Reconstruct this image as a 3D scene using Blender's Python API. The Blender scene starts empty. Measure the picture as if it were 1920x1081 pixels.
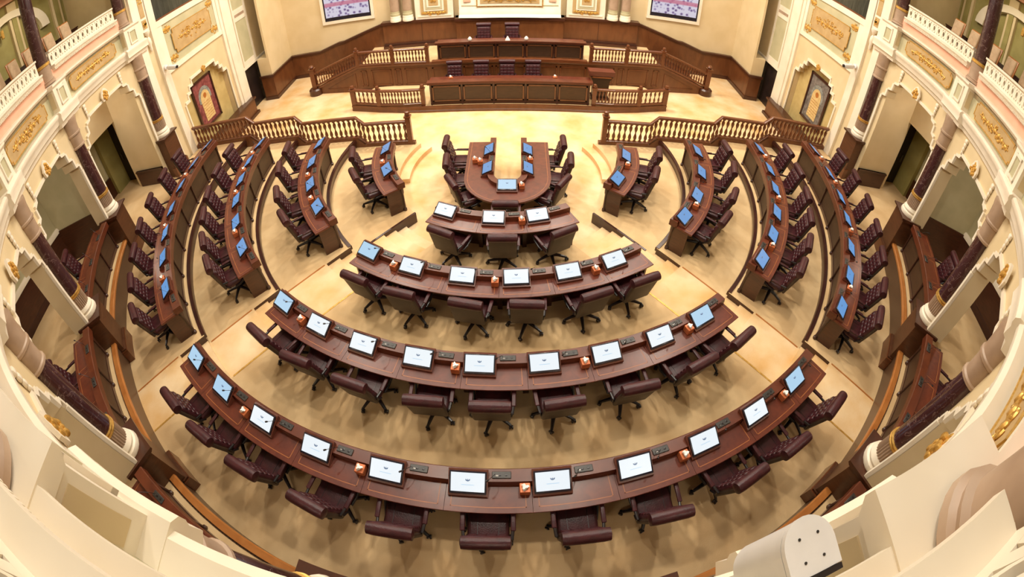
import bpy, bmesh, math, random
from mathutils import Vector, Matrix, Euler
random.seed(7)
R_ = math.radians
sc = bpy.context.scene
col = sc.collection

# ------------------------------------------------------------------ materials
def newmat(name):
    m = bpy.data.materials.new(name); m.use_nodes = True
    nt = m.node_tree; b = nt.nodes['Principled BSDF']
    return m, nt, b

def setb(b, color=None, rough=.5, metal=0., spec=.5, coat=0.):
    if color: b.inputs['Base Color'].default_value = (*color, 1)
    b.inputs['Roughness'].default_value = rough
    b.inputs['Metallic'].default_value = metal
    b.inputs['Specular IOR Level'].default_value = spec
    if coat:
        b.inputs['Coat Weight'].default_value = coat
        b.inputs['Coat Roughness'].default_value = .22

def noise_mat(name, c1, c2, scale=4., rough=.5, metal=0., stretch=(1, 1, 1), detail=4., bump=0., spec=.5, coat=0., lo=.35, hi=.65, bscale=None, dist=0.):
    m, nt, b = newmat(name); setb(b, None, rough, metal, spec, coat)
    tc = nt.nodes.new('ShaderNodeTexCoord'); mp = nt.nodes.new('ShaderNodeMapping')
    mp.inputs['Scale'].default_value = stretch
    nz = nt.nodes.new('ShaderNodeTexNoise'); nz.inputs['Scale'].default_value = scale
    nz.inputs['Detail'].default_value = detail; nz.inputs['Distortion'].default_value = dist
    cr = nt.nodes.new('ShaderNodeValToRGB')
    cr.color_ramp.elements[0].position = lo; cr.color_ramp.elements[1].position = hi
    cr.color_ramp.elements[0].color = (*c1, 1); cr.color_ramp.elements[1].color = (*c2, 1)
    L = nt.links.new
    L(tc.outputs['Object'], mp.inputs['Vector']); L(mp.outputs['Vector'], nz.inputs['Vector'])
    L(nz.outputs['Fac'], cr.inputs['Fac']); L(cr.outputs['Color'], b.inputs['Base Color'])
    if bump:
        n2 = nt.nodes.new('ShaderNodeTexNoise'); n2.inputs['Scale'].default_value = bscale or scale * 8
        bp = nt.nodes.new('ShaderNodeBump'); bp.inputs['Strength'].default_value = bump; bp.inputs['Distance'].default_value = .02
        L(tc.outputs['Object'], n2.inputs['Vector']); L(n2.outputs['Fac'], bp.inputs['Height']); L(bp.outputs['Normal'], b.inputs['Normal'])
    return m

def wood(name, c1, c2, rough=.3, coat=.3, grain=(1.2, 1.2, 9)):
    return noise_mat(name, c1, c2, 3., rough, 0, grain, 6., 0, .5, coat, .3, .7, dist=.6)

def emis(name, c, s):
    m, nt, b = newmat(name); setb(b, (.02, .02, .02), .3)
    b.inputs['Emission Color'].default_value = (*c, 1); b.inputs['Emission Strength'].default_value = s
    return m

M = {}
M['carpet_gold'] = noise_mat('carpet_gold', (.66, .39, .15), (.80, .63, .40), 1.1, .95, detail=7, bump=.12, spec=.05, lo=.3, hi=.7, bscale=55)
M['carpet_tan'] = noise_mat('carpet_tan', (.58, .39, .20), (.68, .49, .27), 1.4, .95, detail=7, bump=.12, spec=.05, bscale=55)
M['mahogany'] = wood('mahogany', (.075, .016, .007), (.13, .030, .011), .35, .08)
M['top_wood'] = wood('top_wood', (.082, .016, .008), (.135, .028, .012), .34, .14, (2.5, 2.5, 2.5))
M['inlay'] = noise_mat('inlay', (.27, .085, .024), (.34, .115, .035), 5, .35)
M['panel_wood'] = wood('panel_wood', (.042, .020, .009), (.066, .031, .014), .45, .05)
M['post_wood'] = wood('post_wood', (.032, .009, .006), (.055, .015, .009), .3, .3)
M['walnut'] = wood('walnut', (.105, .034, .011), (.16, .056, .018), .35, .2, (1.5, 1.5, .5))
M['walnut_dark'] = wood('walnut_dark', (.045, .014, .007), (.075, .023, .01), .35, .2)
M['pedestal_wood'] = wood('pedestal_wood', (.075, .027, .011), (.115, .042, .017), .38, .1)
M['rail_wood'] = wood('rail_wood', (.105, .030, .010), (.17, .052, .017), .3, .3)
M['honey_wood'] = wood('honey_wood', (.36, .12, .025), (.46, .18, .045), .35, .2)
M['leather'] = noise_mat('leather', (.036, .0085, .011), (.060, .013, .016), 9, .36, bump=.15, bscale=60, spec=.38)
M['leather_back'] = noise_mat('leather_back', (.036, .021, .012), (.052, .03, .017), 6, .5)
M['black'] = noise_mat('black', (.010, .008, .009), (.02, .013, .013), 8, .3)
M['steel'] = noise_mat('steel', (.16, .15, .14), (.24, .22, .2), 8, .35, 1.)
M['console'] = noise_mat('console', (.022, .02, .018), (.04, .036, .032), 12, .4)
M['bezel'] = noise_mat('bezel', (.012, .011, .02), (.02, .018, .03), 12, .25)
M['frame_wood'] = wood('frame_wood', (.12, .032, .018), (.17, .05, .028), .35, .2)
M['scr_white'] = emis('scr_white', (.88, .95, 1.), 1.35)  # display white, with reflected glare put into the emission
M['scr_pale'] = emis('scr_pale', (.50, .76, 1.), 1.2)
M['scr_blue'] = emis('scr_blue', (.16, .42, .88), 1.05)  # blue shift of a display seen obliquely, put into the emission
M['scr_mark'] = emis('scr_mark', (.22, .36, .62), .65)
M['copper'] = noise_mat('copper', (.50, .13, .045), (.60, .19, .07), 8, .35, .25)
M['tissue'] = noise_mat('tissue', (.80, .76, .70), (.9, .87, .82), 12, .9)
M['cream'] = noise_mat('cream', (.66, .52, .30), (.71, .57, .35), 1.5, .6, detail=2)
M['cream_white'] = noise_mat('cream_white', (.80, .71, .56), (.85, .77, .63), 2, .45, detail=2)
M['buff'] = noise_mat('buff', (.62, .49, .29), (.68, .55, .34), 1.5, .6, detail=2)
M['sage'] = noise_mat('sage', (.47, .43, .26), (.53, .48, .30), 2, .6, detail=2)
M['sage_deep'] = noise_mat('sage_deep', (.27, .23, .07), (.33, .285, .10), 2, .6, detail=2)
M['pink'] = noise_mat('pink', (.76, .40, .27), (.82, .46, .32), 2, .55, detail=2)
M['plaque'] = noise_mat('plaque', (.44, .29, .125), (.52, .36, .17), 3, .5)
M['gold'] = noise_mat('gold', (.55, .30, .06), (.78, .48, .13), 14, .35, .55)
M['stone'] = noise_mat('stone', (.36, .245, .165), (.46, .33, .235), 3, .4, detail=6)
M['niche'] = noise_mat('niche', (.46, .34, .13), (.54, .41, .17), 3, .7)
M['dark'] = noise_mat('dark', (.012, .007, .006), (.022, .012, .01), 3, .4)
M['white_plastic'] = noise_mat('white_plastic', (.72, .70, .68), (.78, .76, .74), 6, .3)
M['beige_cloth'] = noise_mat('beige_cloth', (.52, .36, .22), (.6, .43, .27), 10, .85)
M['lamp_glow'] = emis('lamp_glow', (1, .86, .6), 5.)
M['window_dark'] = noise_mat('window_dark', (.022, .026, .022), (.05, .055, .045), 4, .12, stretch=(5, 5, .4))

def marble():
    m, nt, b = newmat('marble'); setb(b, None, .18, 0, .5, .3)
    tc = nt.nodes.new('ShaderNodeTexCoord')
    nz = nt.nodes.new('ShaderNodeTexNoise'); nz.inputs['Scale'].default_value = 3.2; nz.inputs['Detail'].default_value = 8; nz.inputs['Distortion'].default_value = 1.4
    cr = nt.nodes.new('ShaderNodeValToRGB'); e = cr.color_ramp.elements
    e[0].position = .0; e[0].color = (.040, .011, .012, 1); e[1].position = 1.; e[1].color = (.066, .020, .020, 1)
    for p, c in ((.49, (.052, .016, .016, 1)), (.5, (.20, .12, .11, 1)), (.51, (.052, .016, .016, 1))):
        x = e.new(p); x.color = c
    L = nt.links.new
    L(tc.outputs['Object'], nz.inputs['Vector']); L(nz.outputs['Fac'], cr.inputs['Fac']); L(cr.outputs['Color'], b.inputs['Base Color'])
    return m
M['marble'] = marble()

def slats():
    m, nt, b = newmat('slats'); setb(b, None, .4, 0, .5, .1)
    tc = nt.nodes.new('ShaderNodeTexCoord'); sp = nt.nodes.new('ShaderNodeSeparateXYZ')
    at = nt.nodes.new('ShaderNodeMath'); at.operation = 'ARCTAN2'
    mu = nt.nodes.new('ShaderNodeMath'); mu.operation = 'MULTIPLY'; mu.inputs[1].default_value = 150
    fr = nt.nodes.new('ShaderNodeMath'); fr.operation = 'FRACT'
    cr = nt.nodes.new('ShaderNodeValToRGB'); e = cr.color_ramp.elements
    e[0].position = .12; e[0].color = (.045, .022, .012, 1); e[1].position = .3; e[1].color = (.125, .065, .034, 1)
    L = nt.links.new
    L(tc.outputs['Object'], sp.inputs[0]); L(sp.outputs['X'], at.inputs[0]); L(sp.outputs['Y'], at.inputs[1])
    L(at.outputs[0], mu.inputs[0]); L(mu.outputs[0], fr.inputs[0]); L(fr.outputs[0], cr.inputs['Fac']); L(cr.outputs['Color'], b.inputs['Base Color'])
    return m
M['slats'] = slats()

# ------------------------------------------------------------------ mesh helper
class MB:
    def __init__(s): s.v = []; s.f = []; s.m = []; s.mats = []
    def mi(s, mat):
        if mat not in s.mats: s.mats.append(mat)
        return s.mats.index(mat)
    def add(s, vs, fs, mat, X=None):
        o = len(s.v); k = s.mi(mat)
        s.v += [tuple(X @ Vector(v)) for v in vs] if X is not None else [tuple(v) for v in vs]
        for f in fs: s.f.append(tuple(o + i for i in f)); s.m.append(k)
        return s
    def box(s, x0, x1, y0, y1, z0, z1, mat, X=None):
        v = [(x, y, z) for z in (z0, z1) for y in (y0, y1) for x in (x0, x1)]
        return s.add(v, [(0, 2, 3, 1), (4, 5, 7, 6), (0, 1, 5, 4), (2, 6, 7, 3), (0, 4, 6, 2), (1, 3, 7, 5)], mat, X)
    def cbox(s, c, d, mat, X=None):
        return s.box(c[0]-d[0]/2, c[0]+d[0]/2, c[1]-d[1]/2, c[1]+d[1]/2, c[2]-d[2]/2, c[2]+d[2]/2, mat, X)
    def rbox(s, c, d, r, mat, X=None, seg=3, puff=0.):
        bm = bmesh.new(); bmesh.ops.create_cube(bm, size=1)
        for v in bm.verts: v.co = Vector((v.co.x*d[0], v.co.y*d[1], v.co.z*d[2]))
        r = min(r, .49*min(d))
        bmesh.ops.bevel(bm, geom=list(bm.edges), offset=r, segments=seg, profile=.5, affect='EDGES')
        bm.verts.index_update()
        T = Matrix.Translation(c)
        if X is not None: T = X @ T
        s.add([v.co.copy() for v in bm.verts], [[v.index for v in f.verts] for f in bm.faces], mat, T); bm.free(); return s
    def lathe(s, prof, mat, n=16, X=None, cap=True):
        v = []; f = []
        for r, z in prof:
            for i in range(n):
                a = 2*math.pi*i/n; v.append((r*math.cos(a), r*math.sin(a), z))
        for j in range(len(prof)-1):
            for i in range(n):
                k = (i+1) % n; f.append((j*n+i, j*n+k, (j+1)*n+k, (j+1)*n+i))
        if cap: f.append(tuple(range(n-1, -1, -1))); f.append(tuple((len(prof)-1)*n+i for i in range(n)))
        return s.add(v, f, mat, X)
    def tube(s, pts, r, mat, n=8, X=None, rs=None):
        pts = [Vector(p) for p in pts]; v = []; f = []; up = None
        for i, p in enumerate(pts):
            t = (pts[min(i+1, len(pts)-1)] - pts[max(i-1, 0)]).normalized()
            a = t.cross(Vector((0, 0, 1)) if abs(t.z) < .95 else Vector((1, 0, 0))).normalized()
            if up is not None and a.dot(up) < 0: a = -a
            up = a; b = t.cross(a); rr = rs[i] if rs else r
            for k in range(n):
                q = 2*math.pi*k/n; v.append(p + a*(rr*math.cos(q)) + b*(rr*math.sin(q)))
        for j in range(len(pts)-1):
            for i in range(n):
                k = (i+1) % n; f.append((j*n+i, j*n+k, (j+1)*n+k, (j+1)*n+i))
        f.append(tuple(range(n-1, -1, -1))); f.append(tuple((len(pts)-1)*n+i for i in range(n)))
        return s.add(v, f, mat, X)
    def prism(s, poly, d, mat, X=None):      # poly in local xy, thickness d along z
        n = len(poly); v = [(x, y, 0) for x, y in poly] + [(x, y, d) for x, y in poly]
        f = [tuple(range(n-1, -1, -1)), tuple(range(n, 2*n))] + [(i, (i+1) % n, n+(i+1) % n, n+i) for i in range(n)]
        return s.add(v, f, mat, X)
    def arc(s, prof, a0, a1, mat, n=None, X=None):     # closed (r,z) profile swept round the hall's centre
        n = n or max(1, int(abs(a1-a0)/1.6)+1); k = len(prof); v = []; f = []
        for i in range(n+1):
            a = R_(a0+(a1-a0)*i/n)
            for r, z in prof: v.append((r*math.sin(a), -r*math.cos(a), z))
        for i in range(n):
            for j in range(k):
                q = (j+1) % k; f.append((i*k+j, i*k+q, (i+1)*k+q, (i+1)*k+j))
        f.append(tuple(range(k-1, -1, -1))); f.append(tuple(n*k+j for j in range(k)))
        return s.add(v, f, mat, X)
    def ring(s, r0, r1, z0, z1, a0, a1, mat, n=None):
        return s.arc([(r0, z0), (r1, z0), (r1, z1), (r0, z1)], a0, a1, mat, n)
    def path(s, prof, pts, mat):               # closed (offset,z) profile along a 2D path; offset to the left of travel
        k = len(prof); v = []; f = []; P = [Vector(p) for p in pts]
        for i, p in enumerate(P):
            d0 = (P[i]-P[i-1]).normalized() if i else (P[1]-P[0]).normalized()
            d1 = (P[i+1]-P[i]).normalized() if i < len(P)-1 else d0
            n0 = Vector((-d0.y, d0.x)); n1 = Vector((-d1.y, d1.x)); m = (n0+n1).normalized(); m = m/max(.3, m.dot(n0))
            for o, z in prof: v.append((p.x+m.x*o, p.y+m.y*o, z))
        for i in range(len(P)-1):
            for j in range(k):
                q = (j+1) % k; f.append((i*k+j, i*k+q, (i+1)*k+q, (i+1)*k+j))
        f.append(tuple(range(k-1, -1, -1))); f.append(tuple((len(P)-1)*k+j for j in range(k)))
        return s.add(v, f, mat)
    def build(s, name, parent=None, smooth=True, loc=None, rot=None):
        me = bpy.data.meshes.new(name); me.from_pydata(s.v, [], s.f)
        for m in s.mats: me.materials.append(M[m])
        me.polygons.foreach_set('material_index', s.m)
        bm = bmesh.new(); bm.from_mesh(me); bmesh.ops.recalc_face_normals(bm, faces=bm.faces); bm.to_mesh(me); bm.free()
        if smooth:
            me.polygons.foreach_set('use_smooth', [True]*len(me.polygons)); me.set_sharp_from_angle(angle=R_(38))
        me.update()
        o = bpy.data.objects.new(name, me); col.objects.link(o)
        if parent is not None: o.parent = parent
        if loc is not None: o.location = loc
        if rot is not None: o.rotation_euler = rot
        return o

def tag(o, label, cat=None, group=None, kind=None):
    o['label'] = label
    if cat: o['category'] = cat
    if group: o['group'] = group
    if kind: o['kind'] = kind
    return o
def thing(name, label, cat, loc=(0, 0, 0), rz=0., group=None):
    o = bpy.data.objects.new(name, None); col.objects.link(o); o.empty_display_size = .1
    o.location = loc; o.rotation_euler = (0, 0, rz); return tag(o, label, cat, group)
def struct(mb, name, label, smooth=True):
    return tag(mb.build(name, smooth=smooth), label, kind='structure')
def dup(o, parent=None):
    c = o.copy(); col.objects.link(c); c.parent = parent
    for ch in list(o.children):
        dup(ch, c)
    return c
def pol(r, a, z=0.): return Vector((r*math.sin(R_(a)), -r*math.cos(R_(a)), z))
ORD = ['first', 'second', 'third', 'fourth', 'fifth', 'sixth', 'seventh', 'eighth', 'ninth', 'tenth', 'eleventh', 'twelfth', 'thirteenth', 'fourteenth']
SIDE = {-1: 'left', 1: 'right'}

# ------------------------------------------------------------------ hall dimensions (metres; centre of the curved rows at the origin)
ZF = [.28, .535, .75, 1.01]             # floor of each tier
RO = [3.565, 5.51, 7.465, 9.405]        # user-side edge of each desk row
RI = [r-.586 for r in RO]               # inner edge
RP = [RI[0]-.03, RI[1]-.07, RI[2]-.07, RI[3]-.07, 10.77]   # platform edges
Z5 = 1.65
RW = 13.75                              # wall behind the arcade
ac = lambda r: 40.7-math.degrees(math.asin(.788/r))
as_ = lambda r: 40.7+math.degrees(math.asin(.39/r))
YB = 1.42                               # line of the front balustrades
ae = lambda r: 90+math.degrees(math.asin(min(1, (YB-.02)/r)))

def slab(mb, r0, r1, z0, z1, f0, f1, top, side, n=36, nr=3):
    v = []; f = []
    def grid(z):
        o = len(v)
        for i in range(nr+1):
            r = r0+(r1-r0)*i/nr; a0, a1 = f0(r), f1(r)
            for j in range(n+1): v.append(tuple(pol(r, a0+(a1-a0)*j/n, z)))
        return o
    grid(z1)
    ft = [(i*(n+1)+j, i*(n+1)+j+1, (i+1)*(n+1)+j+1, (i+1)*(n+1)+j) for i in range(nr) for j in range(n)]
    mb.add(v, ft, top)
    edge = [(0, j) for j in range(n+1)] + [(i, n) for i in range(1, nr+1)] + [(nr, j) for j in range(n-1, -1, -1)] + [(i, 0) for i in range(nr-1, 0, -1)]
    vs = []; fs = []; k = len(edge)
    for z in (z0, z1-.0005):
        for i, j in edge:
            p = v[i*(n+1)+j]; vs.append((p[0], p[1], z))
    fs = [(i, (i+1) % k, k+(i+1) % k, k+i) for i in range(k)] + [tuple(range(k-1, -1, -1))]
    mb.add(vs, fs, side)

# floors
mb = MB(); mb.box(-14.6, 14.6, -14.6, 9.6, -.2, 0, 'carpet_gold'); struct(mb, 'floor', 'golden carpeted floor of the well in front of the rostrum')
for k in range(4):
    mb = MB(); slab(mb, RP[k], RP[k+1] if k < 3 else 10.9, 0 if k == 0 else ZF[k-1]-.3, ZF[k], lambda r: -ac(r), lambda r: ac(r), 'carpet_tan', 'post_wood', 44)
    struct(mb, 'floor_centre_tier', 'tan carpeted centre tier, %s step up from the well' % ORD[k], False)
    for sd in (-1, 1):
        mb = MB(); g = (lambda r: as_(r), lambda r: ae(r)) if sd > 0 else (lambda r: -ae(r), lambda r: -as_(r))
        if k < 3:
            slab(mb, RP[k], RP[k+1], 0 if k == 0 else ZF[k-1]-.3, ZF[k], *g, 'carpet_tan', 'post_wood' if k else 'carpet_gold', 44)
            if k == 0:
                h = (lambda r: 84., lambda r: ae(r)) if sd > 0 else (lambda r: -ae(r), lambda r: -84.)
                bd = MB(); q0, q1 = pol(2.93, sd*(as_(2.93)-.1)), pol(4.6, sd*(as_(4.6)-.1)); dv = (q1-q0).normalized(); nn = Vector((-dv.y, dv.x, 0))*.025
                bd.add([p+Vector((0, 0, z)) for z in (.001, .30) for p in (q0-nn, q1-nn, q1+nn, q0+nn)], [(0, 1, 2, 3), (4, 5, 6, 7), (0, 1, 5, 4), (1, 2, 6, 5), (2, 3, 7, 6), (3, 0, 4, 7)], 'post_wood')
                struct(bd, 'trim_7', 'dark stair stringer beside the aisle at the %s two-seat desk' % SIDE[sd])
                slab(mb, RP[0]-.28, RP[0], 0, .14, *h, 'carpet_gold', 'carpet_gold', 12, 1)
        else:
            slab(mb, RP[3], 10.9, ZF[2]-.3, ZF[3], *g, 'carpet_tan', 'post_wood', 44)
            h = (lambda r: 69.5, lambda r: 93.) if sd > 0 else (lambda r: -93., lambda r: -69.5)
            slab(mb, 10.9, 14.4, .5, ZF[3], *h, 'carpet_tan', 'post_wood', 12)
        if k:
            nz = MB(); g0, g1 = g; nz.arc([(RP[k]-.045, ZF[k]-.10), (RP[k]+.05, ZF[k]-.10), (RP[k]+.05, ZF[k]+.02), (RP[k]-.03, ZF[k]+.02), (RP[k]-.045, ZF[k])], g0(RP[k])+(.2 if sd > 0 else 0), g1(RP[k])-(.2 if sd < 0 else 0), 'post_wood', 40)
            struct(nz, 'trim_6', 'dark wooden kerb along the %s %s tier' % (ORD[k], SIDE[sd]))
        struct(mb, 'floor_%s_tier' % SIDE[sd], 'tan carpeted %s tier, %s step up from the well' % (SIDE[sd], ORD[k]), False)
# aisles with steps
st = [(3.28, .093), (3.6, .187), (3.95, .28), (4.86, .365), (5.2, .45), (5.55, .535), (6.81, .607), (7.15, .68), (7.5, .75), (8.75, .837), (9.1, .924), (9.45, 1.01), (10.9, 1.01)]
for sd in (-1, 1):
    mb = MB()
    for i in range(len(st)-1):
        g = (ac, as_) if sd > 0 else (lambda r: -as_(r), lambda r: -ac(r))
        slab(mb, st[i][0], st[i+1][0]+.02, 0, st[i][1], *g, 'carpet_gold', 'carpet_gold', 8, 2)
    struct(mb, 'floor_%s_aisle' % SIDE[sd], 'golden carpeted stepped aisle between centre and %s rows' % SIDE[sd], False)
    for nm, fn in (('inner', ac), ('outer', as_)):
        mb = MB()
        for r0, r1, z in ((5.6, 6.75, ZF[1]), (7.55, 8.7, ZF[2]), (9.5, 10.75, ZF[3])):
            p = [pol(r, sd*(fn(r)), z) for r in (r0, r1)]; d = (p[1]-p[0]).normalized(); nn = Vector((-d.y, d.x, 0))*.018
            mb.add([p[0]-nn, p[1]-nn, p[1]+nn, p[0]+nn]+[q+Vector((0, 0, .006)) for q in (p[0]-nn, p[1]-nn, p[1]+nn, p[0]+nn)], [(0, 1, 2, 3), (4, 5, 6, 7), (0, 1, 5, 4), (1, 2, 6, 5), (2, 3, 7, 6), (3, 0, 4, 7)], 'honey_wood' if nm == 'outer' else 'gold')
        struct(mb, 'trim_1', 'thin edging strip along the %s side of the %s aisle' % (nm, SIDE[sd]))

# ------------------------------------------------------------------ swivel chair
def chair_master(name, label):
    t = thing(name, label, 'chair')
    L = 'leather'
    m = MB()      # seat: local -y is the front
    m.rbox((0, -.03, .47), (.54, .54, .13), .055, L)
    m.rbox((0, -.26, .475), (.50, .10, .125), .055, L)
    for x in (-.135, .135): m.cbox((x, -.03, .537), (.006, .42, .004), 'black')
    m.build('seat', t)
    T = Matrix.Translation((0, .22, .50)) @ Matrix.Rotation(R_(-14), 4, 'X')
    m = MB()
    m.rbox((0, .045, .29), (.56, .075, .66), .035, 'leather_back', T)
    m.build('back_shell', t)
    m = MB()
    m.rbox((0, -.005, .26), (.53, .10, .56), .045, L, T)
    for iz in range(4):
        for ix in range(4):
            m.rbox(((ix-1.5)*.125, -.052, .09+iz*.115), (.118, .035, .108), .016, L, T, 1)
    m.build('backrest', t)
    m = MB(); pr = [(.03, -.30), (.085, -.285), (.092, -.2), (.092, .2), (.085, .285), (.03, .30)]
    m.lathe(pr, L, 14, T @ Matrix.Translation((0, .015, .625)) @ Matrix.Rotation(R_(90), 4, 'Y') @ Matrix.Diagonal((1.0, 1.0, 1, 1)))
    m.build('head_roll', t)
    for sx in (-1, 1):
        m = MB()
        pts = [(sx*.30, .27, .655), (sx*.315, .12, .65), (sx*.32, -.18, .64), (sx*.318, -.25, .62), (sx*.315, -.275, .57), (sx*.305, -.22, .50), (sx*.29, -.08, .43), (sx*.27, .04, .41)]
        m.tube(pts, .022, 'black', 8)
        m.tube([(sx*.30, .26, .655), (sx*.285, .25, .54), (sx*.27, .16, .44)], .018, 'black', 8)
        a = m.build('armrest', t)
        m = MB(); m.rbox((sx*.318, -.03, .663), (.066, .36, .035), .015, L); m.build('arm_pad', a)
    m = MB(); m.lathe([(.05, .13), (.05, .2), (.028, .21), (.028, .36), (.06, .37), (.12, .40)], 'black', 12); m.cbox((0, .02, .41), (.26, .3, .03), 'black'); m.build('gas_lift', t)
    m = MB(); cs = []
    for i in range(5):
        a = 2*math.pi*i/5+.31; d = Vector((math.sin(a), math.cos(a), 0))
        m.tube([d*.02+Vector((0, 0, .15)), d*.16+Vector((0, 0, .135)), d*.34+Vector((0, 0, .095))], .03, 'black', 6, rs=[.04, .034, .024]); cs.append((d, a))
    m.build('star_base', t)
    c0 = None
    for d, a in cs:
        m = MB(); X = Matrix.Rotation(R_(90), 4, 'Y')
        for s in (-.022, .022): m.lathe([(.012, s-.012), (.034, s-.011), (.036, s), (.034, s+.011), (.012, s+.012)], 'black', 10, X)
        m.rbox((0, 0, .022), (.02, .05, .05), .008, 'black', None, 1)
        if c0 is None: c0 = m.build('caster', t); c = c0
        else: c = c0.copy(); col.objects.link(c); c.parent = t
        c.location = d*.345+Vector((0, 0, .037)); c.rotation_euler = (0, 0, random.uniform(0, 6))
    return t
_chair = [None]
def chair(x, y, z, rz, label, group):
    if _chair[0] is None: _chair[0] = chair_master('swivel_chair', label); c = _chair[0]
    else: c = dup(_chair[0])
    tag(c, label, 'chair', group); c.location = (x, y, z+.002); c.rotation_euler = (0, 0, rz); return c
def ring_chair(rh, a, z, label, group, tw=0.):
    # rh: radius of the top of the back; the chair faces the hall's centre
    p = pol(rh-.42, a); chair(p.x, p.y, z, R_(a+180+tw), label, group)

# ------------------------------------------------------------------ touch screen, tissue box
def screen_master(kind):
    t = thing('touch_screen', 'x', 'screen')
    # local -y towards the user; base centre on the desk top
    X = Matrix.Translation((0, .0, .115)) @ Matrix.Rotation(R_(28), 4, 'X')
    m = MB()
    for sp in ([(-.165, 0), (-.004, 0), (-.004, .11), (-.165, .035)], [(.025, .1225), (.16, .1225), (.16, .19), (.025, .1256)], [(-.165, .03), (.16, .185), (.16, .194), (-.165, .039)]):
        v = [(x, y, z) for x in (-.25, .25) for y, z in sp]
        m.add(v, [(0, 1, 2, 3), (4, 5, 6, 7)]+[(i, (i+1) % 4, 4+(i+1) % 4, 4+i) for i in range(4)], 'frame_wood')
    m.build('stand', t)
    m = MB(); m.rbox((0, 0, .022), (.47, .30, .03), .008, 'bezel', X, 2); m.build('bezel', t)
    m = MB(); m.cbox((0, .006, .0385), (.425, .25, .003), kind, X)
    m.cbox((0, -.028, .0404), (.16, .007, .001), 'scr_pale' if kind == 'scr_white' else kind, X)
    # small spread-wing crest
    for sx in (-1, 1):
        m.prism([(0, 0), (sx*.012, .012), (sx*.026, .026), (sx*.030, .018), (sx*.026, .004), (sx*.012, -.006)], .001, 'scr_mark', X @ Matrix.Translation((0, .025, .0402)))
    m.prism([(-.006, -.008), (.006, -.008), (.005, .02), (0, .028), (-.005, .02)], .001, 'scr_mark', X @ Matrix.Translation((0, .025, .0402)))
    m.build('display', t)
    return t
_scr = {}
def screen(kind, x, y, z, rz, label, group):
    if kind not in _scr: _scr[kind] = screen_master(kind); c = _scr[kind]
    else: c = dup(_scr[kind])
    tag(c, label, 'screen', group); c.location = (x, y, z+.0025); c.rotation_euler = (0, 0, rz)
_tis = [None]
def tissue(x, y, z, rz, label, group):
    if _tis[0] is None:
        t = thing('tissue_box', label, 'tissue box')
        m = MB(); m.rbox((0, 0, .062), (.135, .135, .124), .008, 'copper', None, 1); m.build('box', t)
        m = MB(); n = 10; v = [(0, 0, .122)]; f = []
        for j, (r, h) in enumerate(((.026, .123), (.045, .15), (.034, .175))):
            for i in range(n):
                a = 2*math.pi*i/n; rr = r*(1+.35*math.sin(3*a+j)); v.append((rr*math.cos(a), rr*math.sin(a), h+.012*math.sin(2*a+j*2)))
        for i in range(n): f.append((0, 1+i, 1+(i+1) % n))
        for j in range(2):
            for i in range(n): f.append((1+j*n+i, 1+j*n+(i+1) % n, 1+(j+1)*n+(i+1) % n, 1+(j+1)*n+i))
        f.append(tuple(1+2*n+i for i in range(n)))
        m.add(v, f, 'tissue'); m.build('tissue', t); _tis[0] = t; c = t
    else: c = dup(_tis[0])
    tag(c, label, 'tissue box', group); c.location = (x, y, z+.0025); c.rotation_euler = (0, 0, rz)
_con = [None]
def console(parent, p, rz):
    if _con[0] is None:
        m = MB(); m.rbox((0, 0, .008), (.24, .095, .016), .006, 'console', None, 1)
        for x in (-.06, .02): m.lathe([(.018, .014), (.018, .02), (.012, .021)], 'black', 10, Matrix.Translation((x, 0, 0)))
        m.cbox((.06, .012, .017), (.04, .02, .006), 'steel'); c = m.build('delegate_console', parent)
        m = MB(); m.tube([(.075, 0, .01), (.08, .03, .12), (.11, .09, .2), (.15, .14, .235)], .004, 'black', 6)
        m.tube([(.15, .14, .235), (.165, .155, .243), (.18, .17, .25)], .013, 'black', 8, rs=[.009, .014, .012]); m.build('gooseneck_microphone', c)
        _con[0] = c
    else: c = dup(_con[0], parent)
    c.location = p; c.rotation_euler = (0, 0, rz); return c

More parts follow.
